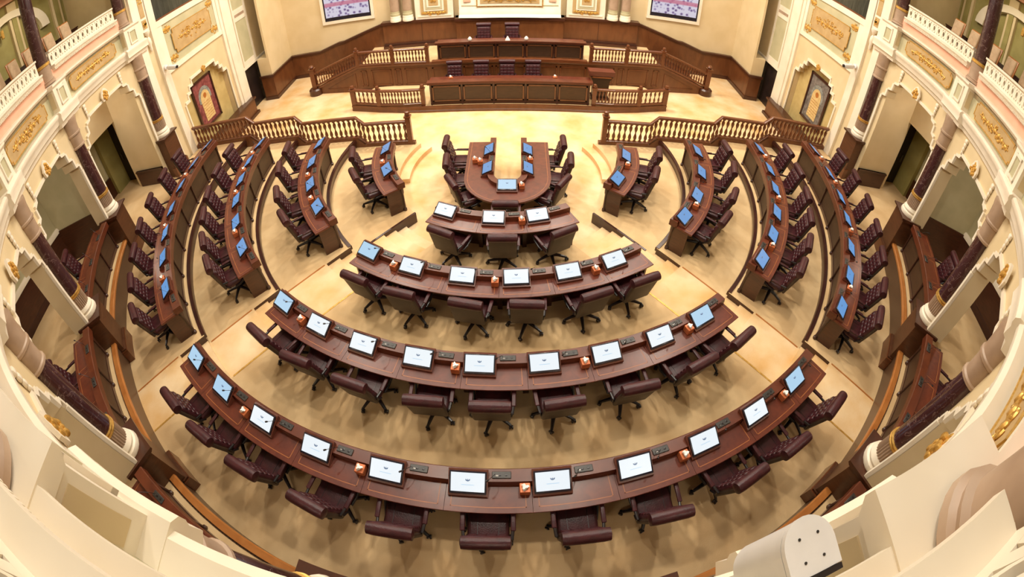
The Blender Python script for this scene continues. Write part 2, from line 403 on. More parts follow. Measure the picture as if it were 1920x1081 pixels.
# ------------------------------------------------------------------ curved desk rows
def desk(name, label, k, a0, a1, nsec, cons, seams=None, group='curved desks in rows', zf=None, ro=None, side=False, depth=.586, posts=True):
    z = ZF[k] if zf is None else zf; ro = RO[k] if ro is None else ro; ri = ro-depth; zt = z+.75
    am = (a0+a1)/2
    t = thing(name, label, 'desk', tuple(pol(ro-.3, am, z)), 0, group)
    off = pol(ro-.3, am, z)
    def put(m, nm, par=None):
        m.v = [(x-off.x, y-off.y, zz-off.z) for x, y, zz in m.v]
        return m.build(nm, par or t)
    if seams is None: seams = [a0+(a1-a0)*i/nsec for i in range(nsec+1)]
    gap = math.degrees(.0025/ro)
    for i in range(nsec):
        b0, b1 = seams[i]+gap*(i > 0), seams[i+1]-gap*(i < nsec-1)
        m = MB(); m.arc([(ri+.16, zt-.045), (ro-.03, zt-.045), (ro-.008, zt-.035), (ro, zt-.02), (ro, zt-.006), (ro-.006, zt), (ri+.16, zt)], b0, b1, 'top_wood')
        d = math.degrees(.075/ro); w = math.degrees(.012/ro); c0, c1 = b0+d, b1-d
        m.ring(ro-.088, ro-.076, zt-.001, zt+.0012, c0, c1, 'inlay'); 
        m.ring(ri+.2, ro-.076, zt-.001, zt+.0012, c0, c0+w, 'inlay', 1); m.ring(ri+.2, ro-.076, zt-.001, zt+.0012, c1-w, c1, 'inlay', 1)
        put(m, 'worktop')
    m = MB(); m.arc([(ri, zt-.05), (ri+.2, zt-.05), (ri+.2, zt+.06), (ri+.185, zt+.115), (ri+.012, zt+.115), (ri, zt+.1)], a0, a1, 'mahogany')
    ledge = put(m, 'raised_ledge')
    ed = math.degrees(.05/ro)
    m = MB(); m.ring(ri+.10, ri+.14, z, zt-.05, a0+ed, a1-ed, 'panel_wood')
    m.ring(ri+.085, ri+.15, z, z+.10, a0+ed, a1-ed, 'post_wood'); m.ring(ri+.09, ri+.15, zt-.14, zt-.05, a0+ed, a1-ed, 'post_wood')
    put(m, 'front_panel')
    if posts:
        for a in seams:
            a = min(max(a, a0+ed*1.2), a1-ed*1.2)
            m = MB(); X = Matrix.Translation(pol(ri+.085, a, z))
            m.lathe([(.045, 0), (.045, .06), (.028, .08), (.028, .52), (.042, .55), (.042, .69)], 'post_wood', 8, X); put(m, 'turned_post')
    for a, b in ((a0+ed, a0+ed*1.9), (a1-ed*1.9, a1-ed)):
        m = MB(); m.ring(ri+.14, ro-.10, z, zt-.045, a, b, 'walnut_dark', 1); put(m, 'end_panel')
    w = math.degrees(.05/ro)
    for a in seams[1:-1]:
        m = MB(); m.ring(ri+.14, ri+.24, z, zt-.045, a-w, a+w, 'post_wood', 1); put(m, 'support')
    for a in cons:
        console(t, pol(ri+.095, a, zt+.115)-off, R_(a+180))
    return t

ctr_tab = [[-22.7, -3.1, 13.7], [-29.9, -18.4, -7.3, 3.5, 14.1, 24.7], [-32.9, -25.0, -17.3, -9.5, -1.8, 6.0, 13.9, 21.7, 29.3], [-34.6, -28.4, -21.9, -15.3, -8.5, -1.7, 5.0, 11.9, 18.7, 25.1, 31.6]]
ctr_ch = [[-16.2, .6, 16.8], [-25.8, -16.5, -4.6, 5.2, 16.0, 26.0], [-30.1, -23.5, -15.4, -7.2, -.2, 7.1, 15.6, 23.4, 30.2], [-31.5, -26.0, -20.1, -13.1, -6.8, -.1, 6.8, 13.2, 20.0, 25.6, 32.0]]
ctr_tis = [[7.5], [-22.5, -.7, 20.0], [-28.3, -4.7, 11.0, 26.7], [-24.4, -10.8, 2.8, 16.5, 29.6]]
ctr_edge = [27.8, 32.6, 35.0, 36.4]
names = ['three-seat', 'six-seat', 'nine-seat', 'eleven-seat']
n_of = [3, 6, 9, 11]
where = ['nearest the horseshoe table', 'second from the horseshoe table', 'third from the horseshoe table', 'the longest, below the gallery']
s4 = [-36.4] + [-3.5+6.85*i for i in range(-4, 6)] + [36.4]
seams_c = [[-27.8, -8.6, 8.8, 27.8], [-32.6, -21.5, -10.8, .1, 10.6, 21.6, 32.6], None, s4]
tw = random.Random(3)
def clear_of(a, tabs, r):
    need = math.degrees(.345/r)
    for q in tabs:
        if abs(a-q) < need: a = q+math.copysign(need, a-q)
    return a
for k in range(4):
    e = ctr_edge[k]; off = math.degrees(.41/RI[k])
    desk('curved_desk', 'curved %s mahogany desk in the centre, %s' % (names[k], where[k]), k, -e, e, n_of[k], [a+off for a in ctr_tab[k]], seams_c[k])
    for i, a in enumerate(ctr_tab[k]):
        p = pol(RI[k]+.205, a); kind = 'scr_white' if abs(a) < 26 else 'scr_pale'  # middle screens get the glare painted into their white
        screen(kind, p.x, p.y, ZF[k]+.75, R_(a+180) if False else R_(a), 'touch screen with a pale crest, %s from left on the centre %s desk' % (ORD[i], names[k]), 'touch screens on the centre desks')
    for i, a in enumerate(ctr_ch[k]):
        t_ = tw.uniform(-7, 7)
        if k == 0: t_ = (-10, 0, 12)[i]
        ring_chair(RO[k]+.49+(.06 if k == 0 else 0), a, ZF[k], 'burgundy leather swivel chair, %s from left at the centre %s desk' % (ORD[i], names[k]), 'chairs at the centre desks', t_)
    for i, a in enumerate(ctr_tis[k]):
        a = clear_of(a, ctr_tab[k], RI[k]+.275); p = pol(RI[k]+.275, a); tissue(p.x, p.y, ZF[k]+.75, R_(a), 'copper tissue box, %s from left on the centre %s desk' % (ORD[i], names[k]) if len(ctr_tis[k]) > 1 else 'copper tissue box, the only one on the centre three-seat desk', 'tissue boxes on the centre desks')
sd_n = [2, 4, 6, 7]; sname = ['two-seat', 'four-seat', 'six-seat', 'seven-seat']
sd_rng = [(52.4, 90.8), (46.7, 91.4), (45.3, 91.2), (44.5, 90.8)]
sd_tab = {(-1, 0): [66.5, 85.5], (1, 0): [58.6, 79.0], (-1, 1): [54.5, 66.1, 78.0, 88.6], (1, 1): [50.0, 60.7, 72.7, 84.2],
          (-1, 2): [50.8, 59.3, 66.9, 74.5, 81.6, 89.3], (1, 2): [47.8, 55.7, 63.1, 71.4, 78.7, 87.0],
          (-1, 3): [49.4, 56.6, 62.7, 69.2, 75.9, 82.9, 89.0], (1, 3): [46.3, 53.2, 59.8, 67.0, 73.0, 80.0, 87.7]}
sd_ch = [[64.2, 79.1], [53.3, 63.2, 74.9, 84.6], [49.2, 55.9, 63.2, 70.2, 78.1, 85.4], [47.3, 53.3, 59.6, 66.1, 72.6, 79.5, 85.4]]
sd_tis = {(-1, 0): [74.2], (1, 0): [72.4], (-1, 1): [59.6, 71.6], (1, 1): [57.1], (-1, 2): [56.6, 70.2, 80.0, 85.4], (1, 2): [52.9, 69.1, 84.4], (-1, 3): [52.2, 64.9, 79.5], (1, 3): [51.0, 64.5, 77.7, 85.2]}
for k in range(4):
    for sd in (-1, 1):
        lo, hi = sd_rng[k]; n = sd_n[k]; S = SIDE[sd]
        a0, a1 = (lo, hi) if sd > 0 else (-hi, -lo)
        off = math.degrees(.42/RI[k])
        desk('curved_desk', 'curved %s mahogany desk on the %s side' % (sname[k], S), k, a0, a1, n, [sd*a+off for a in sd_tab[sd, k] if sd*a+off < a1-.8], side=True)
        for i, a in enumerate(sd_tab[sd, k]):
            p = pol(RI[k]+.205, sd*a)
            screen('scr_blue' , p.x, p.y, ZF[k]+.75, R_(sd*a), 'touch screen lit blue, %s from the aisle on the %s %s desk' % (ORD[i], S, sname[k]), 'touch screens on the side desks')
        for i, a in enumerate(sd_ch[k]):
            ring_chair(RO[k]+.50, sd*a, ZF[k], 'burgundy leather swivel chair, %s from the aisle at the %s %s desk' % (ORD[i], S, sname[k]), 'chairs at the side desks', tw.uniform(-6, 6))
        L = sd_tis[sd, k]
        for i, a in enumerate(L):
            a = clear_of(a, sd_tab[sd, k], RI[k]+.28); p = pol(RI[k]+.28, sd*a)
            tissue(p.x, p.y, ZF[k]+.75, R_(sd*a), 'copper tissue box, %s the aisle on the %s %s desk' % (ORD[i]+' from' if len(L) > 1 else 'only one, reached from', S, sname[k]), 'tissue boxes on the side desks')

# ------------------------------------------------------------------ horseshoe table in the well
UX = .08
t = thing('horseshoe_table', 'horseshoe shaped mahogany table standing alone in the golden well', 'table', (UX, -.7, 0))
def hs(ro, ri, yo, n=24):          # U outline: straight legs to y=yo, half ring below (centre y=-1.1)
    out = [(ro, yo)] + [(ro*math.cos(R_(q)), -1.12+(ro)*math.sin(R_(q))) for q in [-180*i/n for i in range(n+1)]] + [(-ro, yo)]
    inn = [(-ri, yo)] + [(-ri*math.cos(R_(q)), -1.12-ri*math.sin(R_(q))) for q in [180*i/n for i in range(n+1)]] + [(ri, yo)]
    return out, inn
def usweep(m, r0, r1, z0, z1, mat, yo=.6, n=24):
    def ln(r): return [Vector((-r, yo+.0, 0)), Vector((-r, -.3, 0))] + [Vector((-r*math.cos(R_(q)), -1.12-r*math.sin(R_(q))*1.0, 0)) for q in [180*i/n for i in range(n+1)]] + [Vector((r, -.3, 0)), Vector((r, yo, 0))]
    a, b = ln(r0), ln(r1); k = len(a); v = []; f = []
    for i in range(k):
        for p, z in ((a[i], z0), (b[i], z0), (b[i], z1), (a[i], z1)): v.append((p.x, p.y+.7, z))
    for i in range(k-1):
        for j in range(4):
            q = (j+1) % 4; f.append((i*4+j, i*4+q, (i+1)*4+q, (i+1)*4+j))
    f += [(3, 2, 1, 0), tuple((k-1)*4+j for j in range(4))]
    m.add(v, f, mat)
m = MB(); usweep(m, .36, 1.09, .705, .75, 'top_wood'); usweep(m, 1.0, 1.012, .749, .7515, 'inlay', .58); m.build('worktop', t)
m = MB(); usweep(m, .34, .50, .69, .86, 'mahogany', .66); m.build('raised_ledge', t)
m = MB(); usweep(m, .42, .46, 0, .70, 'panel_wood', .55); m.build('front_panel', t)
for sx in (-1, 1):
    m = MB(); m.cbox((sx*.71, 1.24, .35), (.6, .05, .70), 'mahogany'); m.build('end_panel', t)
for x, y, rz in ((-.43, -.42, 90), (.43, -.42, -90)):
    console(t, Vector((x*.98, y+.7, .86)), R_(rz+180 if False else rz))
for (x, y, rz), lb in zip([(-.425, 0.0, -90), (-.425, -.9, -90), (.08, -1.63, 0), (.585, 0.0, 90), (.585, -.9, 90)], ['on the left arm near its open end', 'on the left arm near the bend', 'on the middle of the bend', 'on the right arm near its open end', 'on the right arm near the bend']):
    screen('scr_blue' if abs(rz) > 10 else 'scr_pale', x, y, .75, R_(rz), 'touch screen %s of the horseshoe table' % lb, 'touch screens on the horseshoe table')  # arm screens take the painted oblique-view blue
for (x, y), lb in zip([(.43, -1.6), (-.78, -.45), (-.64, -.53), (.66, -.44)], ['beside the middle screen of the horseshoe table', 'on the left arm of the horseshoe table, outer of two', 'on the left arm of the horseshoe table, inner of two', 'between the two right screens of the horseshoe table']):
    tissue(x, y, .75, .1, 'copper tissue box ' + lb, 'tissue boxes on the horseshoe table')
uch = [(-1.62, .04, -90, 'left arm, nearest its open end'), (-1.50, -.90, -86, 'left arm, second from its open end'), (-1.26, -1.84, -62, 'left arm, at the bend'),
       (1.58, .04, 90, 'right arm, nearest its open end'), (1.70, -.84, 86, 'right arm, second from its open end'), (1.44, -1.82, 58, 'right arm, at the bend'), (.06, -2.70, 0, 'bend middle, in front of the three-seat desk')]
for x, y, a, lb in uch:
    p = Vector((x, y, 0)) - pol(.42, a); chair(p.x, p.y, 0, R_(a+180), 'burgundy leather swivel chair at the horseshoe table, ' + lb, 'chairs around the horseshoe table')

# ------------------------------------------------------------------ tier five: slatted riser, desks under the arches
CA = [90.3, 70.0, 49.8, 29.5, 9.2]       # column azimuths (mirrored)
allc = [-c for c in CA] + CA[::-1]
mb = MB(); mb.ring(10.9, 14.4, .4, Z5, -69.4, 69.4, 'carpet_tan', 60); struct(mb, 'floor_gallery_tier', 'tan carpeted raised floor behind the slatted riser under the arches', False)
bays = [(allc[i], allc[i+1]) for i in range(len(allc)-1)]
bay_nm = ['first left', 'second left', 'third left', 'fourth left', 'central', 'fourth right', 'third right', 'second right', 'first right']
for bi, (b0, b1) in enumerate(bays):
    if bi in (0, 8): continue
    mb = MB(); mb.ring(10.77, 10.9, ZF[3], Z5-.02, b0+1.55, b1-1.55, 'slats', 24)
    struct(mb, 'wall_riser', 'slatted wooden riser wall below the %s arch' % bay_nm[bi])
    mb = MB(); mb.arc([(10.73, Z5-.05), (10.86, Z5-.05), (10.86, Z5+.025), (10.75, Z5+.025), (10.73, Z5)], b0+1.55, b1-1.55, 'honey_wood', 24)
    struct(mb, 'trim_2', 'honey coloured wooden nosing on top of the slatted riser, %s bay' % bay_nm[bi])
    a0, a1 = b0+2.55, b1-2.55
    if bi == 4: cons = [-3.5, 0.5, 4.5]
    else: cons = [a0+(a1-a0)*q for q in (.22, .55, .88)]
    desk('gallery_desk', 'dark curved desk filling the %s arch behind the slatted riser' % bay_nm[bi], 0, a0, a1, 3, cons, None, 'desks under the arches', Z5, 11.52, depth=.6)
    if bi in (1, 2, 6, 7):
        a = {1: -62, 2: -43.8, 6: 43.8, 7: 62}[bi]
        for j, da in enumerate((0, -6.0 if a > 0 else 6.0)):
            ring_chair(12.05, a+da, Z5, 'burgundy leather swivel chair under the %s arch, %s' % (bay_nm[bi], ('nearer the columns toward the rostrum', 'the one nearer the centre bay')[j]), 'chairs under the arches', tw.uniform(-8, 8))

# pedestals + columns
def column(c, i, sd):
    S = SIDE[sd]
    t = thing('marble_column', 'purple marble column with pale capital, %s from the rostrum end on the %s arcade' % (ORD[i], S), 'column', tuple(pol(10.93, sd*c, 2.50)), R_(sd*c+180), 'ground floor marble columns')
    m = MB(); m.lathe([(.27, 0), (.285, .04), (.27, .10), (.235, .12), (.25, .17), (.225, .22), (.205, .25)], 'cream_white', 20); m.build('base', t)
    m = MB(); n = 28; v = []; f = []
    for z in (.25, .56):
        for q in range(n*2):
            r = .205 if q % 2 else .185; an = math.pi*q/n; v.append((r*math.cos(an), r*math.sin(an), z))
    f = [(q, (q+1) % (2*n), 2*n+(q+1) % (2*n), 2*n+q) for q in range(2*n)]; m.add(v, f, 'stone'); m.build('fluted_drum', t)
    m = MB(); m.lathe([(.20, .56), (.222, .575), (.222, .60), (.2, .61), (.222, .625), (.222, .645), (.195, .655)], 'gold', 20); m.build('gilded_ring', t)
    m = MB(); m.lathe([(.192, .65), (.188, 1.4), (.18, 2.13)], 'marble', 24); m.build('shaft', t)
    m = MB(); m.lathe([(.18, 2.12), (.215, 2.14), (.215, 2.18), (.19, 2.20), (.20, 2.48), (.225, 2.50), (.225, 2.54), (.205, 2.56), (.215, 2.8), (.235, 2.92), (.235, 2.96)], 'stone', 20); m.build('capital', t)
    # timber pedestal standing on the floor
    z0 = ZF[3]
    w = math.degrees(.44/10.9)
    p = thing('column_pedestal', 'dark wooden pedestal under the %s column from the rostrum end, %s side' % (ORD[i], S), 'pedestal', tuple(pol(10.9, sd*c, z0)), 0, 'column pedestals')
    o = pol(10.9, sd*c, z0)
    def put(m, nm):
        m.v = [(x-o.x, y-o.y, z-o.z) for x, y, z in m.v]; m.build(nm, p)
    m = MB(); m.ring(10.665, 11.2, z0+.001, 2.42, sd*c-w*.78, sd*c+w*.78, 'pedestal_wood', 4); put(m, 'body')
    m = MB(); m.ring(10.60, 10.76, z0+.001, z0+.34, sd*c-w*.9, sd*c+w*.9, 'rail_wood', 4); m.ring(10.62, 10.74, z0+.34, z0+.38, sd*c-w*.84, sd*c+w*.84, 'pedestal_wood', 4); put(m, 'plinth')
    m = MB(); m.arc([(10.63, 2.42), (11.25, 2.42), (11.25, 2.50), (10.58, 2.50), (10.58, 2.46)], sd*c-w*.92, sd*c+w*.92, 'walnut_dark', 4); put(m, 'cap')
for sd in (-1, 1):
    for i, c in enumerate(CA): column(c, i, sd)

# arcade wall with stepped arches
RA, RB = 10.98, 11.36
JW = 1.58                       # half opening
def arch_half():
    return [(JW, 0), (JW, 4.12), (JW-.02, 4.27), (JW-.18, 4.30), (JW-.20, 4.55), (JW-.38, 4.60), (JW-.40, 4.84), (JW-.60, 4.88), (JW-.64, 4.97), (0, 4.975)]
def arc_pt(r, ac_, s, z): return tuple(pol(r, ac_+math.degrees(s/10.98), z))
def arch_wall(bc, half, zb, mat_face, mat_rev):
    m = MB(); H = arch_half(); H[0] = (JW, zb); zt = 5.5
    outl = [(-x, z) for x, z in H] + [(x, z) for x, z in reversed(H[:-1])]
    n = len(outl)
    # front/back faces as strips from the outline to the outer frame
    for r in (RA, RB):
        v = []; f = []
        for s, z in outl:
            v.append(arc_pt(r, bc, s, z))
            if z <= 4.12: so, zo = math.copysign(half, s), z
            else: so, zo = s, zt
            v.append(arc_pt(r, bc, so, zo))
        for i in range(n-1): f.append((2*i, 2*i+1, 2*i+3, 2*i+2))
        # corner patches
        o = len(v); v += [arc_pt(r, bc, -half, zt), arc_pt(r, bc, half, zt)]
        f.append((2*1+1, o, 2*2+1)); f.append((2*(n-2)+1, o+1, 2*(n-3)+1))
        m.add(v, f, mat_face)
    v = [arc_pt(r, bc, s, z) for s, z in outl for r in (RA, RB)]
    m.add(v, [(2*i, 2*i+1, 2*i+3, 2*i+2) for i in range(n-1)], mat_rev)
    v = [arc_pt(r, bc, s, zb) for s in (-half, -JW, JW, half) for r in (RA, RB)]
    m.add(v, [(0, 1, 3, 2), (4, 5, 7, 6)], mat_rev)
    # raised moulding that follows the arch
    for j in range(1, n-2):
        (s0, z0), (s1, z1) = outl[j], outl[j+1]
        d = Vector((s1-s0, z1-z0)); L = d.length
        if L < .01: continue
        nn = Vector((-d.y, d.x))/L*.075
        if nn.y < 0 and abs(d.x) > abs(d.y): nn = -nn
        q = [(s0, z0), (s1, z1), (s1+nn.x, z1+nn.y), (s0+nn.x, z0+nn.y)]
        v = [arc_pt(r, bc, s, z) for r in (RA-.055, RA+.01) for s, z in q]
        m.add(v, [(0, 1, 2, 3), (4, 5, 6, 7), (0, 1, 5, 4), (1, 2, 6, 5), (2, 3, 7, 6), (3, 0, 4, 7)], 'cream_white')
    # pilaster strips
    for sx in (-1, 1):
        v = [arc_pt(r, bc, sx*s, z) for r in (RA-.06, RA+.01) for s, z in ((JW, zb), (JW+.085, zb), (JW+.085, 4.1), (JW, 4.1))]
        m.add(v, [(0, 1, 2, 3), (4, 5, 6, 7), (0, 1, 5, 4), (1, 2, 6, 5), (2, 3, 7, 6), (3, 0, 4, 7)], 'cream_white')
    return m
for bi, (b0, b1) in enumerate(bays):
    bc = (b0+b1)/2; half = math.radians(b1-b0)/2*10.98
    m = arch_wall(bc, half, 2.44, 'cream', 'buff')
    struct(m, 'wall_arcade', 'cream arcade wall with a stepped arch, %s bay' % bay_nm[bi])
    if bi != 4:
        t = thing('arch_crest', 'gilded leaf crest on cream shield at the top of the %s arch' % bay_nm[bi], 'ornament', tuple(pol(RA-.085, bc, 5.0)), R_(bc), 'arch crests')
        m = MB(); m.prism([(-.16, -.02), (.16, -.02), (.2, .14), (.1, .3), (0, .36), (-.1, .3), (-.2, .14)], .05, 'cream_white', Matrix.Rotation(R_(90), 4, 'X') @ Matrix.Translation((0, 0, -.05))); m.build('shield', t)
        m = MB(); rr = random.Random(bi)
        for q in range(14):
            a = q*2.4; r = .025*math.sqrt(q)+.01
            m.rbox((r*math.cos(a)*1.1, .03+rr.uniform(0, .05), .12+r*math.sin(a)*1.5), (.07, .07, .09), .03, 'gold', None, 2)
        m.build('gilded_leaves', t)
        for sx in (-1, 1):
            t = thing('hanging_husk', 'cream carved drop ornament %s of the crest on the %s arch' % ('left' if sx < 0 else 'right', bay_nm[bi]), 'ornament', tuple(pol(RA-.01, bc+sx*5.2, 5.02)), R_(bc+sx*5.2), 'arch drop ornaments')
            m = MB()
            for q in range(4): m.rbox((0, .03, .32-q*.1), (.13-.02*q, .07, .11), .035, 'cream_white', None, 2)
            m.build('drop', t)

# entablature, frieze, pedestals, galleries
RC = 10.77
for sd in (-1, 0, 1):
    A0, A1 = {-1: (-91.8, -9.2), 0: (-9.2, 9.2), 1: (9.2, 91.8)}[sd]; nm = {-1: 'left', 0: 'centre', 1: 'right'}[sd]
    m = MB(); m.arc([(11.4, 5.44), (10.93, 5.44), (10.91, 5.52), (10.85, 5.56), (10.83, 5.64), (RC+.03, 5.70), (RC, 5.74), (RC, 5.80), (RC+.05, 5.84), (11.4, 5.84)], A0, A1, 'cream_white', 60)
    struct(m, 'trim_3', 'white moulded cornice above the %s arches' % nm)
    m = MB(); m.ring(11.0, 11.3, 5.83, 6.47, A0, A1, 'sage', 60); struct(m, 'wall_frieze', 'sage green frieze wall above the %s cornice' % nm)
    m = MB(); m.arc([(11.4, 6.44), (10.96, 6.44), (10.91, 6.50), (10.91, 6.55), (11.4, 6.57)], A0, A1, 'cream_white', 60); struct(m, 'trim_4', 'cream moulding above the %s frieze' % nm)
    m = MB(); m.ring(11.06, 11.3, 6.55, 6.88, A0, A1, 'pink' if sd else 'cream', 60); struct(m, 'wall_band', '%s band below the %s gallery balustrade' % ('salmon pink' if sd else 'plain cream', nm))
    m = MB(); m.ring(11.0, 14.6, 6.30, 6.45, A0, A1, 'carpet_tan', 60); struct(m, 'floor_gallery', 'floor of the %s upper gallery' % nm)
for sd in (-1, 1):
    for i, c in enumerate(CA):
        a = sd*c; w = math.degrees(.36/10.9)
        m = MB(); m.ring(10.77, 11.02, 5.83, 6.46, a-w, a+w, 'cream_white', 4)
        for q in (-1, 1): m.ring(10.83, 10.98, 5.95, 6.38, *sorted((a+q*w, a+q*(w+.05))), 'buff', 1)
        # square raised frame
        for z0, z1, q0, q1 in ((5.92, 5.97, -.5, .5), (6.33, 6.38, -.5, .5), (5.92, 6.38, -.5, -.38), (5.92, 6.38, .38, .5)): m.ring(10.735, 10.81, z0, z1, a+w*q0, a+w*q1, 'cream_white', 2)
        m.ring(10.762, 10.81, 5.97, 6.33, a-w*.38, a+w*.38, 'sage', 2)
        m.arc([(11.0, 5.44), (10.80, 5.44), (10.78, 5.54), (10.70, 5.58), (RC-.06, 5.70), (RC-.08, 5.74), (RC-.08, 5.80), (RC-.03, 5.845), (11.0, 5.845)], a-w*1.45, a+w*1.45, 'cream_white', 4)
        m.arc([(11.3, 6.44), (10.77, 6.44), (10.72, 6.50), (10.72, 6.55), (11.3, 6.575)], a-w*1.08, a+w*1.08, 'cream_white', 4)
        struct(m, 'trim_5', 'cream block with square sunk panel above the %s %s column' % (ORD[i], SIDE[sd]))
        t = thing('gallery_column', 'purple marble upper column, %s from the rostrum end of the %s gallery' % (ORD[i], SIDE[sd]), 'column', tuple(pol(11.10, a, 6.575)), R_(a+180), 'upper gallery columns')
        m = MB(); m.lathe([(.25, .006), (.25, .05), (.22, .07), (.235, .10), (.20, .12), (.20, .50)], 'stone', 22); m.build('base', t)
        m = MB(); m.lathe([(.2, .49), (.225, .50), (.225, .56), (.2, .58)], 'gold', 18); m.build('gilded_ring', t)
        m = MB(); m.lathe([(.19, .57), (.18, 3.4)], 'marble', 20); m.build('shaft', t)
# gilded plaques and pierced balustrades per bay
def scrolls(m, w, h, seed, X, mat='gold', n=26):
    rr = random.Random(seed)
    for i in range(n):
        x = rr.uniform(-w, w); y = rr.uniform(-h, h)*(1-.5*abs(x)/w); r = rr.uniform(.03, .07); a0 = rr.uniform(0, 6.28); s = rr.choice((-1, 1))
        for mx in (1, -1):
            pts = [(mx*(x+r*(1-q/9)*math.cos(a0+s*q*.6)), y+r*(1-q/9)*math.sin(a0+s*q*.6), .01) for q in range(8)]
            m.tube(pts, .014, mat, 5, X)
    m.tube([(-w*1.05, -.01, .005), (-w*.4, .015, .005), (w*.4, .015, .005), (w*1.05, -.01, .005)], .02, mat, 5, X)
    for i in range(7):
        x = (i-3)/3*w*.8; m.rbox((x, rr.uniform(-.02, .02), .012), (.09, .11, .05), .02, mat, X, 1)
def plaque(loc, rz, label, L, H, seed, group):
    t = thing('gilded_plaque', label, 'plaque', loc, rz, group)
    X = Matrix.Rotation(R_(90), 4, 'X')
    c = H*.34
    out = [(-L, -H+c), (-L+c*.5, -H+c), (-L+c*.5, -H), (L-c*.5, -H), (L-c*.5, -H+c), (L, -H+c), (L, H-c), (L-c*.5, H-c), (L-c*.5, H), (-L+c*.5, H), (-L+c*.5, H-c), (-L, H-c)]
    m = MB(); m.prism(out, .035, 'plaque', X); m.build('board', t)
    m = MB(); pts = [(x, y, .035) for x, y in out+out[:1]]; m.tube(pts, .016, 'gold', 6, X); m.build('rim', t)
    m = MB(); scrolls(m, L*.72, H*.5, seed, X @ Matrix.Translation((0, 0, .035))); m.build('scrollwork', t)
for bi, (b0, b1) in enumerate(bays):
    bc = (b0+b1)/2
    if bi != 4:
        # bent to the wall in two leaves would be lost at this size: one board, tangent to the frieze
        t = thing('gilded_plaque', 'long gilded scrollwork plaque on the frieze above the %s arch' % bay_nm[bi], 'plaque', tuple(pol(11.0, bc, 6.14)), R_(bc), 'frieze plaques')
        o = pol(11.0, bc, 6.14); Mi = Matrix.Rotation(-R_(bc), 4, 'Z')
        def bend(m):
            vv = []
            for x, y, z in m.v:                # x along wall, y height, z outwards
                q = pol(10.985-z, bc+math.degrees(x/11.0), 6.14+y)-o; vv.append(tuple(Mi @ q))
            m.v = vv; return m
        L, H, c = 1.20, .22, .075
        def dens(poly):
            out = []
            for (x0, y0), (x1, y1) in zip(poly, poly[1:]+poly[:1]):
                n = max(1, int(abs(x1-x0)/.2))
                out += [(x0+(x1-x0)*i/n, y0+(y1-y0)*i/n) for i in range(n)]
            return out
        # board as strips so that it follows the curve
        m = MB(); xs = [-L, -L+.001, -L+.10, -L+.1001]+[-L+.1+(2*L-.2)*i/12 for i in range(13)]+[L-.0999, L]
        hh = lambda x: H if abs(x) < L-.095 else H-c
        xs = [-L, -L+.096]+[-L+.1+(2*L-.2)*i/12 for i in range(13)]+[L-.096, L]
        v = []; f = []
        for x in xs:
            for y, z in ((-hh(x), 0), (hh(x), 0), (hh(x), .04), (-hh(x), .04)): v.append((x, y, z))
        for i in range(len(xs)-1):
            for j in range(4):
                q = (j+1) % 4; f.append((4*i+j, 4*i+q, 4*i+4+q, 4*i+4+j))
        f += [(0, 1, 2, 3), tuple(4*(len(xs)-1)+j for j in range(4))]
        m.add(v, f, 'plaque'); bend(m).build('board', t)
        ol = dens([(-L, -H+c), (-L+.1, -H+c), (-L+.1, -H), (L-.1, -H), (L-.1, -H+c), (L, -H+c), (L, H-c), (L-.1, H-c), (L-.1, H), (-L+.1, H), (-L+.1, H-c), (-L, H-c)])
        m = MB(); m.tube([(x, y, .04) for x, y in ol+ol[:1]], .016, 'gold', 6); bend(m).build('rim', t)
        m = MB(); scrolls(m, L*.72, H*.55, bi, Matrix.Translation((0, 0, .04))); bend(m).build('scrollwork', t)
    # ledge with dentils
    a0, a1 = b0+1.75, b1-1.75
    t = thing('gallery_balustrade', 'white pierced gallery balustrade over the %s arch' % bay_nm[bi], 'balustrade', tuple(pol(11.05, bc, 6.86)), 0, 'gallery balustrades')
    o = pol(11.05, bc, 6.86)
    def put(m, nm):
        m.v = [(x-o.x, y-o.y, z-o.z) for x, y, z in m.v]; return m.build(nm, t)
    m = MB(); m.arc([(11.2, 6.86), (10.98, 6.86), (10.93, 6.92), (10.93, 6.96), (11.2, 6.97)], a0, a1, 'cream_white', 16); put(m, 'ledge')
    m = MB(); nd = 60
    for i in range(nd):
        a = a0+(a1-a0)*(i+.5)/nd; w = (a1-a0)/nd*.28; m.ring(10.955, 11.07, 6.80, 6.865, a-w, a+w, 'cream_white', 1)
    put(m, 'dentils')
    m = MB(); npn = 14
    m.ring(11.05, 11.09, 6.965, 7.03, a0, a1, 'cream_white', 16); m.ring(11.05, 11.09, 7.27, 7.34, a0, a1, 'cream_white', 16)
    for i in range(npn+1):
        a = a0+(a1-a0)*i/npn; w = (a1-a0)/npn*(.2 if i not in (0, npn) else .3)
        m.ring(11.05, 11.09, 7.02, 7.28, max(a0, a-w), min(a1, a+w), 'cream_white', 1)
        if i < npn:
            ac0 = a+(a1-a0)/npn/2; rw = (a1-a0)/npn*.32
            v = []; n = 10
            for q in range(n):
                for rr_, ra in ((1., 11.05), (1., 11.09), (.62, 11.09), (.62, 11.05)):
                    v.append(tuple(pol(ra, ac0+rw*rr_*math.cos(2*math.pi*q/n), 7.15+.125*rr_*math.sin(2*math.pi*q/n))))
            f = [(4*q+j, 4*q+(j+1) % 4, 4*((q+1) % n)+(j+1) % 4, 4*((q+1) % n)+j) for q in range(n) for j in range(4)]
            m.add(v, f, 'cream_white')
    put(m, 'pierced_panel')
    m = MB(); m.ring(11.0, 11.14, 7.335, 7.385, a0, a1, 'cream_white', 16); put(m, 'handrail')

